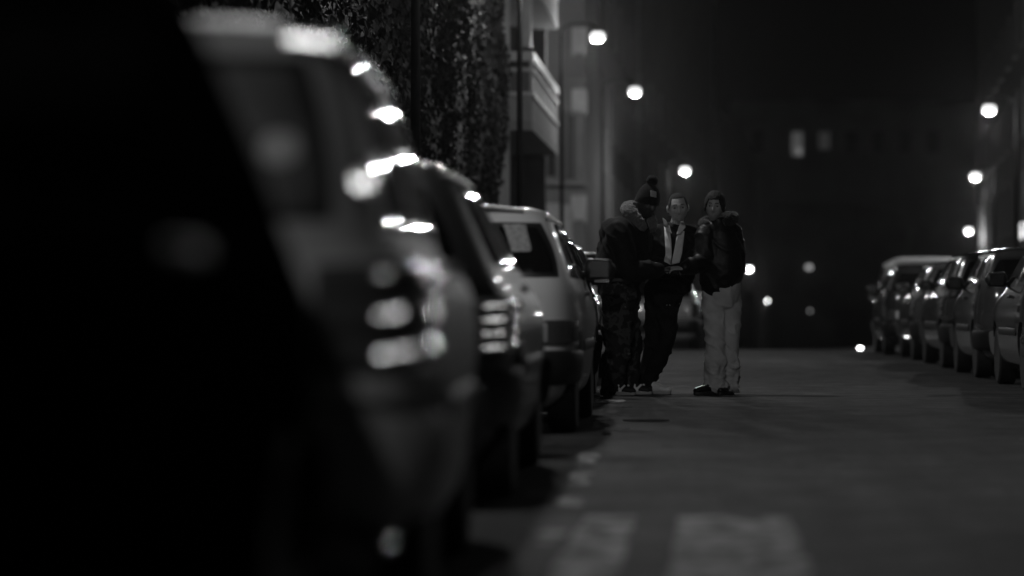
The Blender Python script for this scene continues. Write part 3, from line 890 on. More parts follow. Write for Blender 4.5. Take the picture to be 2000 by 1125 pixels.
def paint(name, c, rough=.32, coat=.8):
    return mat(name, c, rough, coat=coat)
M_chrome_bar = mat('glint_chrome', .5, .16, metal=1.0, bump=.1, bscale=70)
P_black = mat('dirty_black_paint', .004, .8, spec=.0, var=.3)
P_grey = mat('mid_grey_paint', .36, .5, spec=.3, var=.15, vscale=3)
P_dark = mat('charcoal_paint', .02, .4, coat=.3)
P_pale = paint('pale_grey_paint', .62, .45, .4)
P_navy = paint('dark_blue_paint', .04)
P_silver = paint('silver_paint', .06, .18, 1.0)
P_steel = paint('steel_grey_paint', .07, .18, 1.0)
P_mist = paint('misty_grey_paint', .32, .3, 1.0)
P_ink = paint('glossy_dark_paint', .03, .2, 1.0)
P_white = paint('white_paint', .55, .4)

W2 = .825
# left row, nearest first
c = make_car('estate', P_black, 'black car filling the left edge, nearest to the camera', tail=P_black, bumper_mat=P_black, trim=P_black, glass=mat('dusty_car_glass', .004, .5, spec=.0), group='cars parked on the left')
c.location = (-.725 - .83, 5.75, 0); c.rotation_euler = (0, 0, math.pi)
c = make_car('boxy', P_grey, 'blurred mid grey car with ribbed tail lights, second from the camera', ribs=3, yaw=R(2.5), road_mirror=False, bumper_mat=P_grey, glass=mat('pale_car_glass', .09, .5, spec=.3, var=.4, vscale=6), group='cars parked on the left')  # rear glass has a paler, mottled base colour
c.location = (-.61 - W2, 6.2, 0); c.rotation_euler = (0, 0, R(2.5))
c = make_car('compact', P_dark, 'blurred charcoal hatchback with ribbed tail lights before the pale hatchback', ribs=4, road_mirror=False, group='cars parked on the left')
c.location = (-.76 - W2, 11.1, 0); c.rotation_euler = (0, 0, R(.8))
c = make_car('hatch', P_pale, 'pale grey hatchback seen sharply from behind with its tailgate lit', group='cars parked on the left')
c.location = (-.78 - W2, 17.1, 0)
hatch = c
sp = MB(); sp.loft([(-.47, .36, 1.372), (-.2, .33, 1.40), (.2, .33, 1.40), (.47, .36, 1.372)], [(.07, .014)] * 4, side=(0, 1, 0), n=10)
sp.build('roof_spoiler', P_pale, c, smooth=True)
bb = Body(HATCH, n=7.0)
bb.patch([(.42, 1.11), (.55, 1.11), (.50, 1.285), (.36, 1.285)], 'rear', off=.010, rnd=.05, na=8, nb=8).build('pale_window_patch', mat('mottled_grey_patch', .3, .6, var=.4, vscale=45), c)  # pale mottled patch laid over the rear glass
c = make_car('hatch', P_navy, 'dark car beside the man in the bobble hat, ahead of the pale hatchback', group='cars parked on the left')
c.location = (-.94 - W2, 21.9, 0)
c = make_car('estate', P_silver, 'car whose pale roof shows just behind the man in the bobble hat', group='cars parked on the left')
c.location = (-1.04 - .83, 27.2, 0)
c = make_car('hatch', P_dark, 'dark car hidden mostly behind the three men in the left row', group='cars parked on the left')
c.location = (-1.0 - W2, 32.5, 0)
c = make_car('estate', P_mist, 'grey car seen between the legs of the middle and right man', group='cars parked on the left')
p = P(1340, 640, 53); c.location = (-.93, 53.0, gz(53)); c.rotation_euler = (-.014, 0, 0)
# right row, nearest first
c = make_car('hatch', P_silver, 'dark silver hatchback at the right edge, nearest of the right row', bumper_mat=P_silver, group='cars parked on the right')
c.location = (2.86 + W2, 25.6, 0)
c = make_car('hatch', P_steel, 'grey hatchback second from the right edge', group='cars parked on the right')
c.location = (2.86 + W2, 30.3, 0)
c = make_car('estate', P_ink, 'dark estate car with a long lit roof edge in the right row', group='cars parked on the right')
c.location = (2.88 + .83, 34.9, 0)
c = make_car('compact', P_steel, 'rounded grey car fourth in the right row, before the last dark one', group='cars parked on the right')
c.location = (2.86 + W2, 39.7, 0)
c = make_car('hatch', P_ink, 'last dark hatchback of the right row at the crest of the road', group='cars parked on the right')
c.location = (2.72 + W2, 43.9, 0)
c = make_car('van', P_white, 'pale van whose roof rises behind the last car on the right', group='vans parked on the right')
p = P(1730, 510, 63); c.location = (p.x + .91, 63.0, gz(63)); c.rotation_euler = (-.017, 0, 0)

# ------------------------------------------------------------------ people
D0 = 25.0
def head_mesh(off=0.0, nu=72, nv=56):
    """head in its own axes: x to its left, y back-to-front, z up, centre at the origin; about 0.235 m high"""
    vs = []; fs = []
    def sh(u, v):
        a = -math.pi / 2 + math.pi * v; b = 2 * math.pi * u
        x = math.cos(a) * math.sin(b); y = math.cos(a) * math.cos(b); z = math.sin(a)
        p = Vector((x * .076, y * .096, z * .116))
        if p.y > 0: p.y *= .96
        t = max(0, min(1, (-.01 - p.z) / .10))
        p.x *= 1 - .34 * t * t
        if p.y < 0: p.y *= 1 - .5 * t
        else: p.y *= 1 - .06 * t
        q = max(0, p.z) / .116
        p.x *= 1 + .05 * q
        f = max(0, y) ** 1.2                       # how much this is face
        g = lambda cx, cz, sx, sz: math.exp(-((p.x - cx) / sx) ** 2 - ((p.z - cz) / sz) ** 2)
        dy = 0
        dy -= .015 * (g(.031, .003, .017, .012) + g(-.031, .003, .017, .012))
        dy += .006 * (g(.028, .026, .026, .008) + g(-.028, .026, .026, .008))
        dy += .004 * (g(.045, -.022, .018, .016) + g(-.045, -.022, .018, .016))
        nz = max(0, min(1, (.014 - p.z) / .05))
        if p.z > -.042: dy += (.006 + .018 * nz) * math.exp(-(p.x / (.008 + .006 * nz)) ** 2) * (1 if p.z < .014 else max(0, 1 - (p.z - .014) / .015))
        else: dy += .024 * math.exp(-(p.x / .014) ** 2) * max(0, 1 - (-.042 - p.z) / .007)
        dy += .006 * (g(0, -.060, .022, .005) + g(0, -.073, .019, .006)) - .006 * g(0, -.0665, .02, .0025)
        dy += .008 * g(0, -.1, .018, .014)
        p.y += dy * f
        return p
    def sho(u, v):
        p = sh(u, v)
        if off:
            n = Vector((p.x / .076 ** 2, p.y / .096 ** 2, p.z / .116 ** 2)).normalized()
            p = p + n * off
        return p
    for i in range(nv + 1):
        for j in range(nu): vs.append(sho(j / nu, min(max(i / nv, .004), .996)))
    for i in range(nv):
        for j in range(nu):
            a = i * nu + j; b = i * nu + (j + 1) % nu
            fs.append((a, b, b + nu, a + nu))
    fs.append(tuple(range(nu))[::-1]); fs.append(tuple(nv * nu + j for j in range(nu)))
    return vs, fs

def hand(mb, wrist, direc, palm_n, side, curl=0.6, s=1.0):
    """palm, four fingers and a thumb; palm_n points out of the palm, side = +1 thumb on direc x palm_n side"""
    d = Vector(direc).normalized(); n = Vector(palm_n); n = (n - n.dot(d) * d).normalized(); u = d.cross(n) * side
    w = Vector(wrist)
    mb.loft([w - d * .02, w + d * .03 * s, w + d * .075 * s, w + d * .095 * s], [(.029, .021), (.038 * s, .018), (.042 * s, .016), (.04 * s, .013)], side=u, n=14)
    for k, (o, ln) in enumerate(((.031, .072), (.0105, .082), (-.0105, .077), (-.030, .060))):
        base = w + d * (.088 - .006 * abs(k - 1.2)) * s + u * o * s
        pts = [base]; a = curl * (0.3 + .12 * k); dirv = d * math.cos(a) + n * math.sin(a)
        for seg, q in zip((.44, .32, .24), (curl * .9, curl * .8, 0)):
            pts.append(pts[-1] + dirv * ln * seg * s)
            a += q; dirv = d * math.cos(a) + n * math.sin(a)
        mb.loft(pts, [.0098 * s, .0092 * s, .0085 * s, .0072 * s], n=9, sub=3)
    b = w + d * .03 * s + u * .034 * s
    mb.loft([b - u * .012, b + u * .018 * s + d * .022 * s + n * .008, b + u * .026 * s + d * .05 * s + n * .018, b + u * .024 * s + d * .072 * s + n * .03], [.015 * s, .0125 * s, .011 * s, .0085 * s], n=9, sub=3)

def face_dir(a):
    a = R(a); return Vector((math.sin(a), -math.cos(a), 0)), Vector((math.cos(a), math.sin(a), 0))   # forward, own left... seen as right of picture at a = 0

def wrinkle(me, amp, freq, stretch=(1, 1, 1), seed=0.0, mask=None, ridge=True):
    me.update()
    nn = [v.normal.copy() for v in me.vertices]
    for v, n in zip(me.vertices, nn):
        q = Vector((v.co.x * stretch[0], v.co.y * stretch[1], v.co.z * stretch[2])) * freq + Vector((seed, seed * 2, seed))
        k = abs(noise.noise(q)) * 1.6 - .45 + .35 * noise.noise(q * 2.3)
        if ridge:
            w_ = Vector((q.x + .9 * q.z + .6 * noise.noise(q * .5), q.y - .7 * q.z, q.z * .6))
            k = .45 * k + 1.3 * max(0, 1 - abs(noise.noise(w_)) * 4.2) ** 1.5 - .2
        k *= mask(v.co) if mask else 1
        v.co += n * (amp * k)

def shoe(ankle, ang, mb_up, mb_sole, ln=.29, toe_up=0.0):
    """ankle on the ground plane (x, y); shoe pointing to angle ang"""
    f, l = face_dir(ang); a = Vector((ankle[0], ankle[1], 0))
    heel = a - f * .075; toe = a + f * (ln - .075)
    mid = lambda t: heel + (toe - heel) * t
    z = Vector((0, 0, 1))
    mb_up.loft([mid(.02) + z * .075, mid(.12) + z * .072, mid(.32) + z * .068, mid(.52) + z * .055, mid(.72) + z * .046, mid(.9) + z * .04, mid(.97) + z * .036],
               [(.03, .045), (.04, .058), (.043, .058), (.046, .044), (.05, .034), (.042, .027), (.026, .02)], side=l, n=16)
    mb_up.loft([mid(.2) + z * .06, mid(.22) + z * .13], [(.045, .055), (.045, .055)], side=l, n=16)
    rings = []
    for zz, k in ((.0, .94), (.006, 1.0), (.026, 1.0), (.032, .95)):
        rg = []
        for j in range(28):
            t = 2 * math.pi * j / 28
            c_, s_ = math.cos(t), math.sin(t)
            u = .5 - .5 * c_
            wd = (.040 + .012 * math.sin(math.pi * min(1, u * .9 + .12)))
            rg.append(heel + (toe - heel) * (.5 - .51 * k * math.copysign(abs(c_) ** .8, c_)) + l * (wd * k * math.copysign(abs(s_) ** .7, s_)) + z * (zz + toe_up * max(0, u - .7)))
        rings.append(rg)
    mb_sole.rings(rings)

def px(x, y, dy=0.0):
    return P(x, y, D0 + dy)

SK = lambda n, c: mat(n, c, .5, var=.12, vscale=30, bump=.05, bscale=200)

def person(name_label, J, head_c, head_ang, head_tilt, head_roll, tor_ang, skin, hs=1.0):
    """J: joints in world space; returns (root body object, head matrix)"""
    mb = MB()
    hv, hf = head_mesh()
    f, l = face_dir(head_ang)
    M = Matrix((( -l.x if False else l.x, f.x, 0), (l.y, f.y, 0), (0, 0, 1))).to_4x4()
    # head axes: x = picture right at angle 0, y = forward, z up
    M = Matrix.Translation(head_c) @ M @ Matrix.Rotation(R(head_tilt), 4, 'X') @ Matrix.Rotation(R(head_roll), 4, 'Y') @ Matrix.Scale(hs, 4)
    mb.add([M @ v for v in hv], hf)
    for sd in (1, -1):                                   # ears
        e = MB(); e.ball((0, 0, 0), .010, .019, .031, 14, 10); e.ball((.004, .002, .0), .010, .013, .022, 12, 8)
        mb.add([M @ (Matrix.Translation((sd * .079, -.008, -.004)) @ Matrix.Rotation(R(sd * 18), 4, 'Z') @ Matrix.Scale(sd, 4, (1, 0, 0)) @ Vector(v)) for v in e.v], e.f)
    tf, tl = face_dir(tor_ang)
    nb = J['neck']
    mb.loft([nb - Vector((0, 0, .05)), nb + Vector((0, 0, .02)), M @ Vector((0, -.018, -.07)), M @ Vector((0, -.012, -.03))], [(.075, .07), (.06, .06), (.055, .058), (.05, .05)], side=tl, n=18)
    ch, pe = J['chest'], J['pelvis']
    mb.loft([pe - Vector((0, 0, .09)), pe, (pe * .5 + ch * .5), ch, ch * .45 + nb * .55, nb - Vector((0, 0, .02))], [(.15, .10), (.16, .115), (.145, .10), (.175, .12), (.15, .09), (.07, .06)], side=tl, n=22)
    for s in ('R', 'L'):
        sh, el, wr = J['sh' + s], J['el' + s], J['wr' + s]
        inner = sh * .7 + (ch * .4 + nb * .6) * .3
        mb.loft([inner, sh, sh * .5 + el * .5, el, el * .5 + wr * .5, wr], [.055, .056, .047, .04, .037, .027], n=14)
        hp, kn, an = J['hp' + s], J['kn' + s], J['an' + s]
        mb.loft([hp + Vector((0, 0, .05)), hp, hp * .5 + kn * .5, kn, kn * .55 + an * .45, an + Vector((0, 0, .01))], [.085, .085, .072, .055, .05, .034], n=16)
        fa = J['ft' + s]; ff, fl = face_dir(fa)
        mb.loft([an - ff * .03 + Vector((0, 0, -.03)), an + ff * .05 + Vector((0, 0, -.045)), an + ff * .15 + Vector((0, 0, -.062))], [(.03, .032), (.038, .028), (.036, .015)], side=fl, n=12)
        hd = J['hd' + s]
        hand(mb, wr, hd[0], hd[1], hd[2], hd[3])
    me = fuse(mb, .0052, smooth=2, fac=.5)
    o = link('person', me, skin, None, smooth=True)
    tag(o, name_label, 'person', 'three men standing together in the road')
    # eyes and brows
    for sd in (1, -1):
        e = MB(); e.ball((0, 0, 0), .0115, .0115, .0095, 14, 10)
        M2 = M @ Matrix.Translation((sd * .031, .0685, .003))
        ey = MB().add([M2 @ Vector(v) for v in e.v], e.f).build('eye', mat('eye_white', .22, .15), o, smooth=True)
        e = MB(); e.ball((0, .0085, 0), .0055, .004, .0055, 10, 8)
        MB().add([M2 @ Vector(v) for v in e.v], e.f).build('iris', mat('dark_iris', .01, .1), ey, smooth=True)
        br = MB(); pts = [Vector((sd * (.013 + .009 * k), .090 - .0022 * k * k * .8 , .026 + .003 * math.sin(k * .8))) for k in range(5)]
        br.loft(pts, [(.003, .003), (.0045, .004), (.0045, .004), (.004, .003), (.002, .002)], n=8, sub=2)
        MB().add([M @ Vector(v) for v in br.v], br.f).build('eyebrow', mat('dark_brow', .012, .8), o, smooth=True)
    return o, M

def cap_hair(M, parent, matl, off, rule, name='hair', thick=.006, rough=0.0):
    hv, hf = head_mesh(off)
    keep = []
    for f in hf:
        c = sum((hv[i] for i in f), Vector()) / len(f)
        if len(f) == 4 and rule(c): keep.append(f)
    top = hf[-1]; keep.append(top)
    used = sorted({i for f in keep for i in f}); mp = {i: k for k, i in enumerate(used)}
    vs = []
    for i in used:
        v = hv[i].copy()
        if rough: v += v.normalized() * rough * noise.noise(v * 90)
        vs.append(M @ v)
    o = MB().add(vs, [tuple(mp[i] for i in f) for f in keep]).build(name, matl, parent, smooth=True)
    s = o.modifiers.new('thick', 'SOLIDIFY'); s.thickness = thick; s.offset = 0
    return o

def jacket(mb, J, tor_ang, chest, waist, hem, hem_pt, sl=(.085, .08, .072, .06), cuff=.9, hips=None):
    """bulky coat: trunk and two sleeves"""
    tf, tl = face_dir(tor_ang); ch, pe, nb = J['chest'], J['pelvis'], J['neck']
    mb.loft([hem_pt, hem_pt * .6 + ch * .4, ch, ch * .5 + nb * .5, nb + Vector((0, 0, .015))], [hem, waist, chest, (chest[0] * .82, chest[1] * .85), (.09, .09)], side=tl, n=26, sub=5)
    for s in ('R', 'L'):
        sh, el, wr = J['sh' + s], J['el' + s], J['wr' + s]
        inner = sh * .55 + (ch * .5 + nb * .5) * .45
        w2 = el * (1 - cuff) + wr * cuff
        mb.loft([inner, sh, sh * .5 + el * .5, el, el * .5 + w2 * .5, w2], [sl[0] * 1.05, sl[0], sl[1], sl[2], sl[2] * .95, sl[3]], n=18)

def trousers(mb, J, tor_ang, top, r, waist_pt, hem_z=.05):
    tf, tl = face_dir(tor_ang); pe = J['pelvis']
    mb.loft([waist_pt, pe, pe - Vector((0, 0, .1))], [top, (top[0] * 1.02, top[1] * 1.05), (top[0] * .85, top[1] * .95)], side=tl, n=24)
    for s in ('R', 'L'):
        hp, kn, an = J['hp' + s], J['kn' + s], J['an' + s]
        e = Vector((an.x, an.y, hem_z))
        mb.loft([hp + Vector((0, 0, .06)), hp - Vector((0, 0, .06)), hp * .5 + kn * .5, kn, kn * .5 + an * .5, an + Vector((0, 0, .05)), e], [r[0], r[0], r[1], r[2], r[3], r[4], r[4] * 1.04], n=20)

Z = Vector((0, 0, 1))
def ground_pt(x, dy):  # point on the ground under picture column x
    p = px(x, 700, dy); return Vector((p.x, p.y, 0))

M_black_cloth = mat('black_nylon', .004, .75, spec=.2, sheen=.04, bump=.12, bscale=60)
M_leather = mat('black_leather', .004, .5, spec=.3, bump=.15, bscale=50)
M_denim = mat('dark_denim', .014, .9, spec=.08, var=.3, vscale=14, bump=.1)
M_greycloth = mat('light_grey_cotton', .5, .9, spec=.1, var=.12, vscale=10, bump=.1, bscale=120)
M_whitecloth = mat('white_fleece', .78, .8, var=.1, vscale=20, bump=.15)
M_shear = mat('pale_shearling', .10, .95, var=.3, vscale=60, bump=.5, bscale=90, sheen=.4)
M_fur = mat('dark_fur', .008, .9, spec=.2, var=.4, vscale=90, bump=.6, bscale=120, sheen=.25)
M_knit = mat('dark_knit', .005, .9, spec=.15, bump=.4, bscale=110, sheen=.1)
M_sole = mat('white_rubber', .4, .6)
M_shoe_w = mat('white_leather', .85, .5, var=.1, vscale=20)
M_shoe_d = mat('dark_suede', .02, .7)
M_shoe_b = mat('polished_black_leather', .008, .22)
M_patch = mat('hat_label', .3, .7)

# ---- man in the bobble hat (left) ------------------------------------
J = dict(neck=px(1243, 428, .0), chest=px(1226, 480, .0), pelvis=px(1211, 570, .02))
J['shR'] = px(1207, 452, -.19); J['shL'] = px(1244, 450, .17)
J['elR'] = px(1230, 528, -.30); J['wrR'] = px(1292, 527, -.24)
J['elL'] = px(1276, 512, .18); J['wrL'] = px(1302, 533, -.06)
J['hpR'] = px(1203, 590, -.09); J['hpL'] = px(1219, 590, .10)
J['knR'] = px(1207, 675, -.10); J['knL'] = px(1226, 676, .12)
J['anR'] = Vector((px(1195, 750, -.12).x, D0 - .12, .09)); J['anL'] = Vector((px(1224, 750, .1).x, D0 + .1, .09))
J['ftR'] = 62; J['ftL'] = 72
J['hdR'] = ((1, .0, .05), (0, .35, -.9), 1, .55); J['hdL'] = ((.8, -.4, .1), (0, .1, -1), -1, .6)
head = px(1264, 398, -.03)
b1, M1 = person('man in a dark bobble hat and pale shearling collar bending over to the others', J, head, 38, -16, 6, 60, SK('dark_brown_skin', .03), 1.08)
jk = MB(); tf, tl = face_dir(60)
jacket(jk, J, 60, (.27, .20), (.285, .225), (.24, .19), px(1209, 540, .02), sl=(.115, .108, .092, .066), cuff=.97)
jk.ball(px(1196, 462, .02), .12, .16, .17)
jk.ball(px(1186, 500, .02), .10, .16, .17)
me = fuse(jk, .013, 5); wrinkle(me, .010, 5.5, (1, 1, 1.3), 3.1)
link('jacket', me, M_black_cloth, b1, smooth=True)
cl = MB()
cf, clf = face_dir(50)
ring = []
nc = px(1248, 424, -.01)
for k in range(15):
    t = -2.55 + 5.1 * k / 14
    ring.append(nc + clf * math.sin(t) * .115 - cf * math.cos(t) * .105 * (1 if abs(t) < 1.7 else 1.15) + Z * (.045 + .05 * math.cos(t) - (.10 * max(0, abs(t) - 1.5))))
cl.loft(ring, [(.05, .042)] + [(.062, .046)] * 13 + [(.045, .04)], n=14, sub=3)
me = fuse(cl, .009, 2); wrinkle(me, .007, 30, (1, 1, 1), 1.0)
link('collar', me, M_shear, b1, smooth=True)
tr = MB(); trousers(tr, J, 62, (.19, .165), (.125, .122, .118, .112, .098), px(1209, 545, .02), .04)
me = fuse(tr, .013, 4); wrinkle(me, .020, 7, (1, 1, .8), 9.0)
link('trousers', me, camo(), b1, smooth=True)
wb = MB(); tf, tl = face_dir(60)
c0 = px(1212, 547, .02)
ringp = [c0 + tl * math.cos(2 * math.pi * k / 30) * .228 + tf * math.sin(2 * math.pi * k / 30) * .19 for k in range(30)]
wr_ = MB(); rg = []
for k in range(30):
    a, b_ = ringp[k], (ringp[k] - c0).normalized()
    rg.append([a + Z * .018, a + b_ * .018 + Z * .012, a + b_ * .018 - Z * .012, a - Z * .018])
vs = [v for r_ in rg for v in r_]; fs = []
for k in range(30):
    for j in range(4): fs.append((k * 4 + j, k * 4 + (j + 1) % 4, ((k + 1) % 30) * 4 + (j + 1) % 4, ((k + 1) % 30) * 4 + j))
MB().add(vs, fs).build('hem_band', mat('grey_hem', .07, .8, var=.3, vscale=30), b1, smooth=True)
ht = MB()
prof = [(.0, 1.06, .028), (.012, 1.10, .03), (.055, 1.09, .03), (.066, 1.04, .03), (.10, .94, .02), (.135, .74, .0), (.158, .45, -.01), (.168, .12, -.012)]
rings = [[M1 @ Vector((math.cos(2 * math.pi * j / 36) * .084 * k, -.008 + math.sin(2 * math.pi * j / 36) * .104 * k, z + sl_ * math.sin(2 * math.pi * j / 36) * .4)) for j in range(36)] for z, k, sl_ in prof]
ht.rings(rings); hat = ht.build('hat', M_knit, b1, smooth=True)
pm = MB(); pm.ball((0, 0, 0), .048, .048, .044, 26, 18)
me = pm.mesh('pompom'); 
for v in me.vertices: v.co *= 1 + .12 * noise.noise(v.co * 60)
me.transform(M1 @ Matrix.Translation((0, -.012, .192)))
link('pompom', me, M_knit, hat, smooth=True)
lb = MB(); q = [Vector((x, 0, z)) for z in (.055, .099) for x in (-.006, .036)]
def onhat(x, z):
    k = .098 * (1.10 if z < .06 else 1.10 - (z - .06) * 3.6)
    return Vector((x, -.008 + .104 * (1.115 if z < .06 else 1.115 - (z - .06) * 4.2) * math.sqrt(max(.1, 1 - (x / .09) ** 2)), z + .012))
g = [[onhat(-.050 + .044 * i / 4, .066 + .044 * j / 4) for i in range(5)] for j in range(5)]
vs = [M1 @ v for r_ in g for v in r_] + [M1 @ (v + Vector((0, -.012, 0))) for r_ in g for v in r_]
fs = [(j * 5 + i, j * 5 + i + 1, j * 5 + i + 6, j * 5 + i + 5) for j in range(4) for i in range(4)]
fs += [tuple(25 + k for k in f) for f in fs]
edge = [0, 1, 2, 3, 4, 9, 14, 19, 24, 23, 22, 21, 20, 15, 10, 5]
fs += [(edge[k], edge[(k + 1) % 16], 25 + edge[(k + 1) % 16], 25 + edge[k]) for k in range(16)]
MB().add(vs, fs).build('label_patch', M_patch, hat)
for s in ('R', 'L'):
    up = MB(); so = MB(); shoe((J['an' + s].x, J['an' + s].y), J['ft' + s], up, so, .31)
    me = fuse(up, .006, 2); u = link('shoe', me, M_shoe_d, b1, smooth=True)
    so.build('sole', M_sole, u)
    f, l = face_dir(J['ft' + s]); a = Vector((J['an' + s].x, J['an' + s].y, 0))
    for sd in (1, -1):
        st = MB()
        for o_, dx in ((.04, .05), (.10, .05), (.12, -.05)):
            p0 = a + f * o_ + l * sd * .050 + Z * .034; p1 = a + f * (o_ + dx) + l * sd * .034 + Z * .088
            st.loft([p0, (p0 + p1) / 2 + l * sd * .004, p1], [(.011, .006)] * 3, side=f, n=8)
        st.build('stripe', M_shoe_w, u, smooth=True)

# ---- short haired man in the middle -----------------------------------
J = dict(neck=px(1321, 447, .18), chest=px(1317, 490, .2), pelvis=px(1296, 575, .25))
J['shR'] = px(1284, 456, .22); J['shL'] = px(1350, 458, .18)
J['elR'] = px(1277, 512, .1); J['wrR'] = px(1300, 524, -.12)
J['elL'] = px(1350, 503, .10); J['wrL'] = px(1358, 499, .0)
J['hpR'] = px(1282, 588, .25); J['hpL'] = px(1302, 588, .22)
J['knR'] = px(1276, 670, .2); J['knL'] = px(1303, 657, .12)
J['anR'] = Vector((px(1258, 750, .3).x, D0 + .3, .09)); J['anL'] = Vector((px(1268, 748, .2).x, D0 + .2, .09))
J['ftR'] = 50; J['ftL'] = 58
J['hdR'] = ((.9, -.25, -.1), (-.1, .3, -1), 1, .5); J['hdL'] = ((1, -.3, .12), (.2, 1, -.3), -1, .35)
head = px(1324, 406, .1)
b2, M2_ = person('short haired man in an open jacket over a white zipped top, in the middle', J, head, 6, -4, -4, 5, SK('pale_skin', .46), 1.13)
cap_hair(M2_, b2, mat('cropped_hair', .025, .9, bump=.3, bscale=300), .0015, lambda c: (c.z > (.076 - max(0, abs(c.x) - .046) * 3.0) if c.y > .02 else c.z > (-.02 if c.y < -.02 else .012))  , rough=.002, thick=.003)
jk = MB(); jacket(jk, J, 5, (.205, .15), (.20, .155), (.19, .15), px(1308, 560, .22), sl=(.088, .082, .074, .058), cuff=.95)
jk.loft([px(1338, 500, .12), px(1340, 540, .1), px(1333, 568, .08)], [(.07, .05), (.075, .045), (.035, .03)], side=(1, 0, 0), n=14)
me = fuse(jk, .012, 4); wrinkle(me, .010, 7, (1, 1, 1.2), 5.0)
link('jacket', me, M_black_cloth, b2, smooth=True)
# white zipped top: two front panels and an open collar
from mathutils.bvhtree import BVHTree
bv = BVHTree.FromPolygons([v.co.copy() for v in me.vertices], [tuple(p.vertices) for p in me.polygons])
def drape(cols, off=.014):
    """cols: list of rows of picture points; cast onto the coat front, lay cloth just before it"""
    out = []
    for row in cols:
        r_ = []
        for (x, y) in row:
            o_ = px(x, y, -1.5); d_ = (px(x, y, 1.0) - o_).normalized()
            h_ = bv.ray_cast(o_, d_)
            r_.append((h_[0] if h_[0] is not None else px(x, y, .06)) - d_ * off)
        out.append(r_)
    return out
def panel(edges_l, edges_r, n=6, m=14, off=.014):
    rows = []
    for i in range(m + 1):
        t = i / m * (len(edges_l) - 1); k = min(int(t), len(edges_l) - 2); e = t - k
        L_ = Vector(edges_l[k]).lerp(Vector(edges_l[k + 1]), e); R_ = Vector(edges_r[k]).lerp(Vector(edges_r[k + 1]), e)
        rows.append([(L_.lerp(R_, j / n).x, L_.lerp(R_, j / n).y) for j in range(n + 1)])
    g = drape(rows, off); mb = MB()
    # smooth the depth a little
    w = n + 1
    vs = [v for r_ in g for v in r_]
    ys = [v.y for v in vs]
    for _ in range(3):
        ny = ys[:]
        for i in range(m + 1):
            for j in range(w):
                nb_ = [ys[a * w + c_] for a, c_ in ((i - 1, j), (i + 1, j), (i, j - 1), (i, j + 1)) if 0 <= a <= m and 0 <= c_ < w]
                ny[i * w + j] = min(ys[i * w + j], .5 * ys[i * w + j] + .5 * sum(nb_) / len(nb_))
        ys = ny
    for v, y in zip(vs, ys): v.y = y + .004 * noise.noise(Vector((v.x * 40, v.z * 22, 3)))
    mb.add(vs, [(i * w + j, i * w + j + 1, (i + 1) * w + j + 1, (i + 1) * w + j) for i in range(m) for j in range(n)])
    return mb
def cloth(nm, mb, matl, par, th=.008):
    o = mb.build(nm, matl, par, smooth=True); s_ = o.modifiers.new('thick', 'SOLIDIFY'); s_.thickness = th; s_.offset = 0; return o
topo = cloth('zipped_top', panel([(1297, 442), (1299, 470), (1300, 495), (1297, 510)], [(1308, 448), (1311, 470), (1312, 497), (1310, 517)]), M_whitecloth, b2)
cloth('front_panel', panel([(1325, 448), (1320, 470), (1315, 497), (1311, 517)], [(1337, 452), (1335, 470), (1332, 495), (1327, 513)]), M_whitecloth, topo)
cloth('undershirt', panel([(1307, 440), (1310, 470), (1311, 497)], [(1327, 440), (1321, 470), (1315, 497)], off=.008), M_black_cloth, b2)
for pl_, pr_ in (([(1294, 425), (1297, 440), (1303, 452)], [(1301, 430), (1309, 447), (1312, 456)]), ([(1329, 434), (1324, 448), (1321, 458)], [(1334, 431), (1339, 444), (1328, 457)])):
    cloth('collar', panel(pl_, pr_, off=.045), M_whitecloth, topo, .012)
tr = MB(); trousers(tr, J, 10, (.165, .135), (.10, .095, .082, .075, .068), px(1297, 560, .25), .05)
me = fuse(tr, .012, 4); wrinkle(me, .014, 8, (1, 1, .8), 2.0)
link('trousers', me, M_denim, b2, smooth=True)
for s in ('R', 'L'):
    up = MB(); so = MB(); shoe((J['an' + s].x, J['an' + s].y), J['ft' + s], up, so, .30)
    me = fuse(up, .006, 2); u = link('shoe', me, M_shoe_w, b2, smooth=True); so.build('sole', M_sole, u)

# ---- man in pale trousers (right) --------------------------------------
J = dict(neck=px(1402, 437, .02), chest=px(1406, 480, .03), pelvis=px(1410, 568, .05))
J['shR'] = px(1378, 456, -.02); J['shL'] = px(1430, 456, .06)
J['elR'] = px(1372, 512, -.10); J['wrR'] = px(1334, 524, -.24)
J['elL'] = px(1440, 520, .06); J['wrL'] = px(1424, 556, -.04)
J['hpR'] = px(1395, 585, .03); J['hpL'] = px(1424, 585, .07)
J['knR'] = px(1398, 672, .0); J['knL'] = px(1424, 670, .06)
J['anR'] = Vector((px(1398, 748, .0).x, D0 - .02, .085)); J['anL'] = Vector((px(1423, 748, .1).x, D0 + .08, .085))
J['ftR'] = -62; J['ftL'] = -22
J['hdR'] = ((-1, -.1, .0), (.1, .3, -.9), -1, .55); J['hdL'] = ((-.7, .0, -.5), (0, 1, -.2), 1, .5)
head = px(1396, 403, -.04)
b3, M3 = person('man in pale trousers and a bulky black jacket with upturned fur collar', J, head, -8, -3, 3, -18, SK('tan_skin', .38), 1.05)
cap_hair(M3, b3, mat('black_hair', .006, .8, bump=.5, bscale=150), .010, lambda c: (c.z > (.058 - max(0, abs(c.x) - .045) * 3.2) if c.y > .015 else c.z > (-.045 if c.y < -.02 else .0)), rough=.006, thick=.012)
jk = MB(); jacket(jk, J, -18, (.19, .155), (.195, .17), (.18, .155), px(1410, 562, .03), sl=(.092, .088, .078, .058), cuff=.97)
me = fuse(jk, .012, 4)
for v in me.vertices:                      # hem rides up on his left side
    if v.co.z < 1.08:
        k = max(0, min(1, (1.08 - v.co.z) / .25)); v.co.z += k * .10 * max(-.6, min(1, (v.co.x - px(1400, 560, 0).x) / .17))
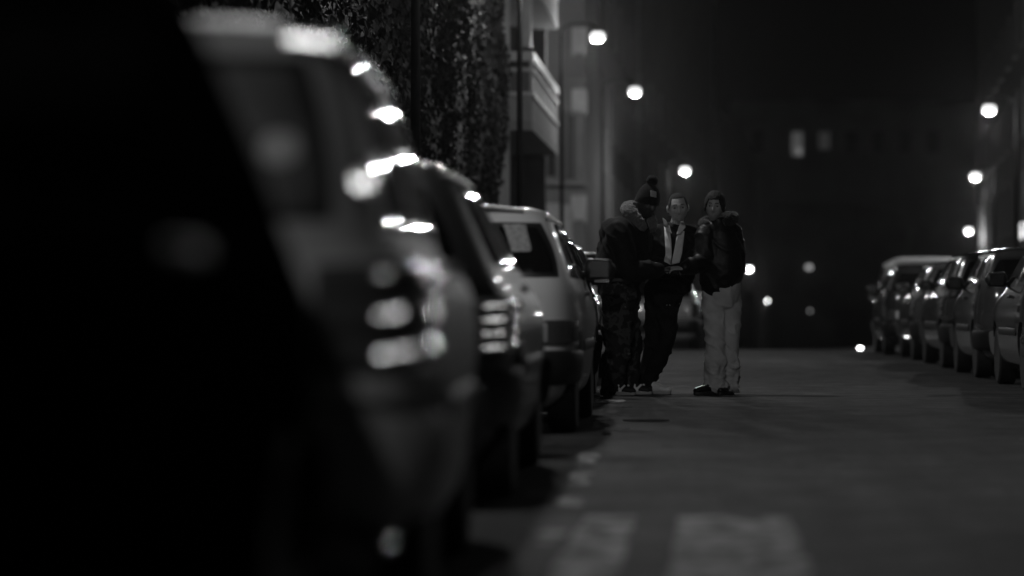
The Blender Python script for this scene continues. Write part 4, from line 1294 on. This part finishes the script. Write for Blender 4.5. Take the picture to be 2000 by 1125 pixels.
wrinkle(me, .009, 6.0, (1, 1, 1.1), 8.0)
link('jacket', me, M_leather, b3, smooth=True)
cl = MB(); nc = px(1404, 434, .02); cf, clf = face_dir(-14); ring = []
for k in range(15):
    t = -2.5 + 5.0 * k / 14
    ring.append(nc + clf * math.sin(t) * .135 - cf * math.cos(t) * .105 + Z * (.012 + .035 * math.cos(t) + .02 * math.sin(t)))
cl.loft(ring, [(.036, .036)] + [(.052, .044)] * 13 + [(.036, .036)], n=14, sub=3)
me = fuse(cl, .009, 2); wrinkle(me, .007, 24, (1, 1, 1), 4.0)
link('collar', me, M_fur, b3, smooth=True)
tr = MB(); trousers(tr, J, -10, (.165, .15), (.106, .102, .092, .090, .084), px(1411, 550, .05), .055)
me = fuse(tr, .010, 3)
wrinkle(me, .019, 6.5, (1.1, 1.1, .9), 6.0, mask=lambda c: .5 + 1.0 * max(0, min(1, (.55 - c.z) / .5)))
wrinkle(me, .012, 15, (.8, .8, 1.4), 2.0, mask=lambda c: max(0, min(1, (.4 - c.z) / .3)))
link('trousers', me, M_greycloth, b3, smooth=True)
for s in ('R', 'L'):
    up = MB(); so = MB(); shoe((J['an' + s].x, J['an' + s].y), J['ft' + s], up, so, .29)
    me = fuse(up, .006, 2); u = link('shoe', me, M_shoe_b, b3, smooth=True); so.build('sole', M_plastic, u)

# every person stands with the origin at the feet
for b in (b1, b2, b3):
    xs = [v.co.x for v in b.data.vertices if v.co.z < .2]; ys = [v.co.y for v in b.data.vertices if v.co.z < .2]
    q = Vector((sum(xs) / len(xs), sum(ys) / len(ys), 0))
    def shift(o):
        o.data.transform(Matrix.Translation(-q))
        for ch in o.children: shift(ch)
    shift(b); b.location = q

# ------------------------------------------------------------------ moonless night: almost no sky, faint cold sun stand-in for skyglow
sd = bpy.data.lights.new('sun', 'SUN'); sd.energy = 0.004; sd.angle = R(12)
so_ = bpy.data.objects.new('sun', sd); COL.objects.link(so_); so_.rotation_euler = (R(50), 0, R(20))

HAZE = 0.00014
if HAZE:
    hm = bpy.data.materials.new('haze'); hm.use_nodes = True
    N, L = nodes_of(hm); N.clear()
    out = N.new('ShaderNodeOutputMaterial'); pv = N.new('ShaderNodeVolumePrincipled')
    pv.inputs['Color'].default_value = (.8, .8, .8, 1); pv.inputs['Density'].default_value = HAZE; pv.inputs['Anisotropy'].default_value = 0.9
    L.new(pv.outputs[0], out.inputs['Volume'])
    tag(MB().box(-160, 210, -40, 425, -9, 32).build('haze', hm), 'thin night haze in the street', 'haze', kind='stuff')

S.render.engine = 'CYCLES'
S.cycles.use_denoising = True
S.cycles.max_bounces = 4; S.cycles.diffuse_bounces = 2; S.cycles.glossy_bounces = 3; S.cycles.transmission_bounces = 2; S.cycles.volume_bounces = 0
S.cycles.sample_clamp_indirect = 4.0
S.cycles.use_light_tree = True
S.view_settings.view_transform = 'Standard'
S.view_settings.look = 'None'
S.view_settings.exposure = 0.0
S.view_settings.gamma = 1.0
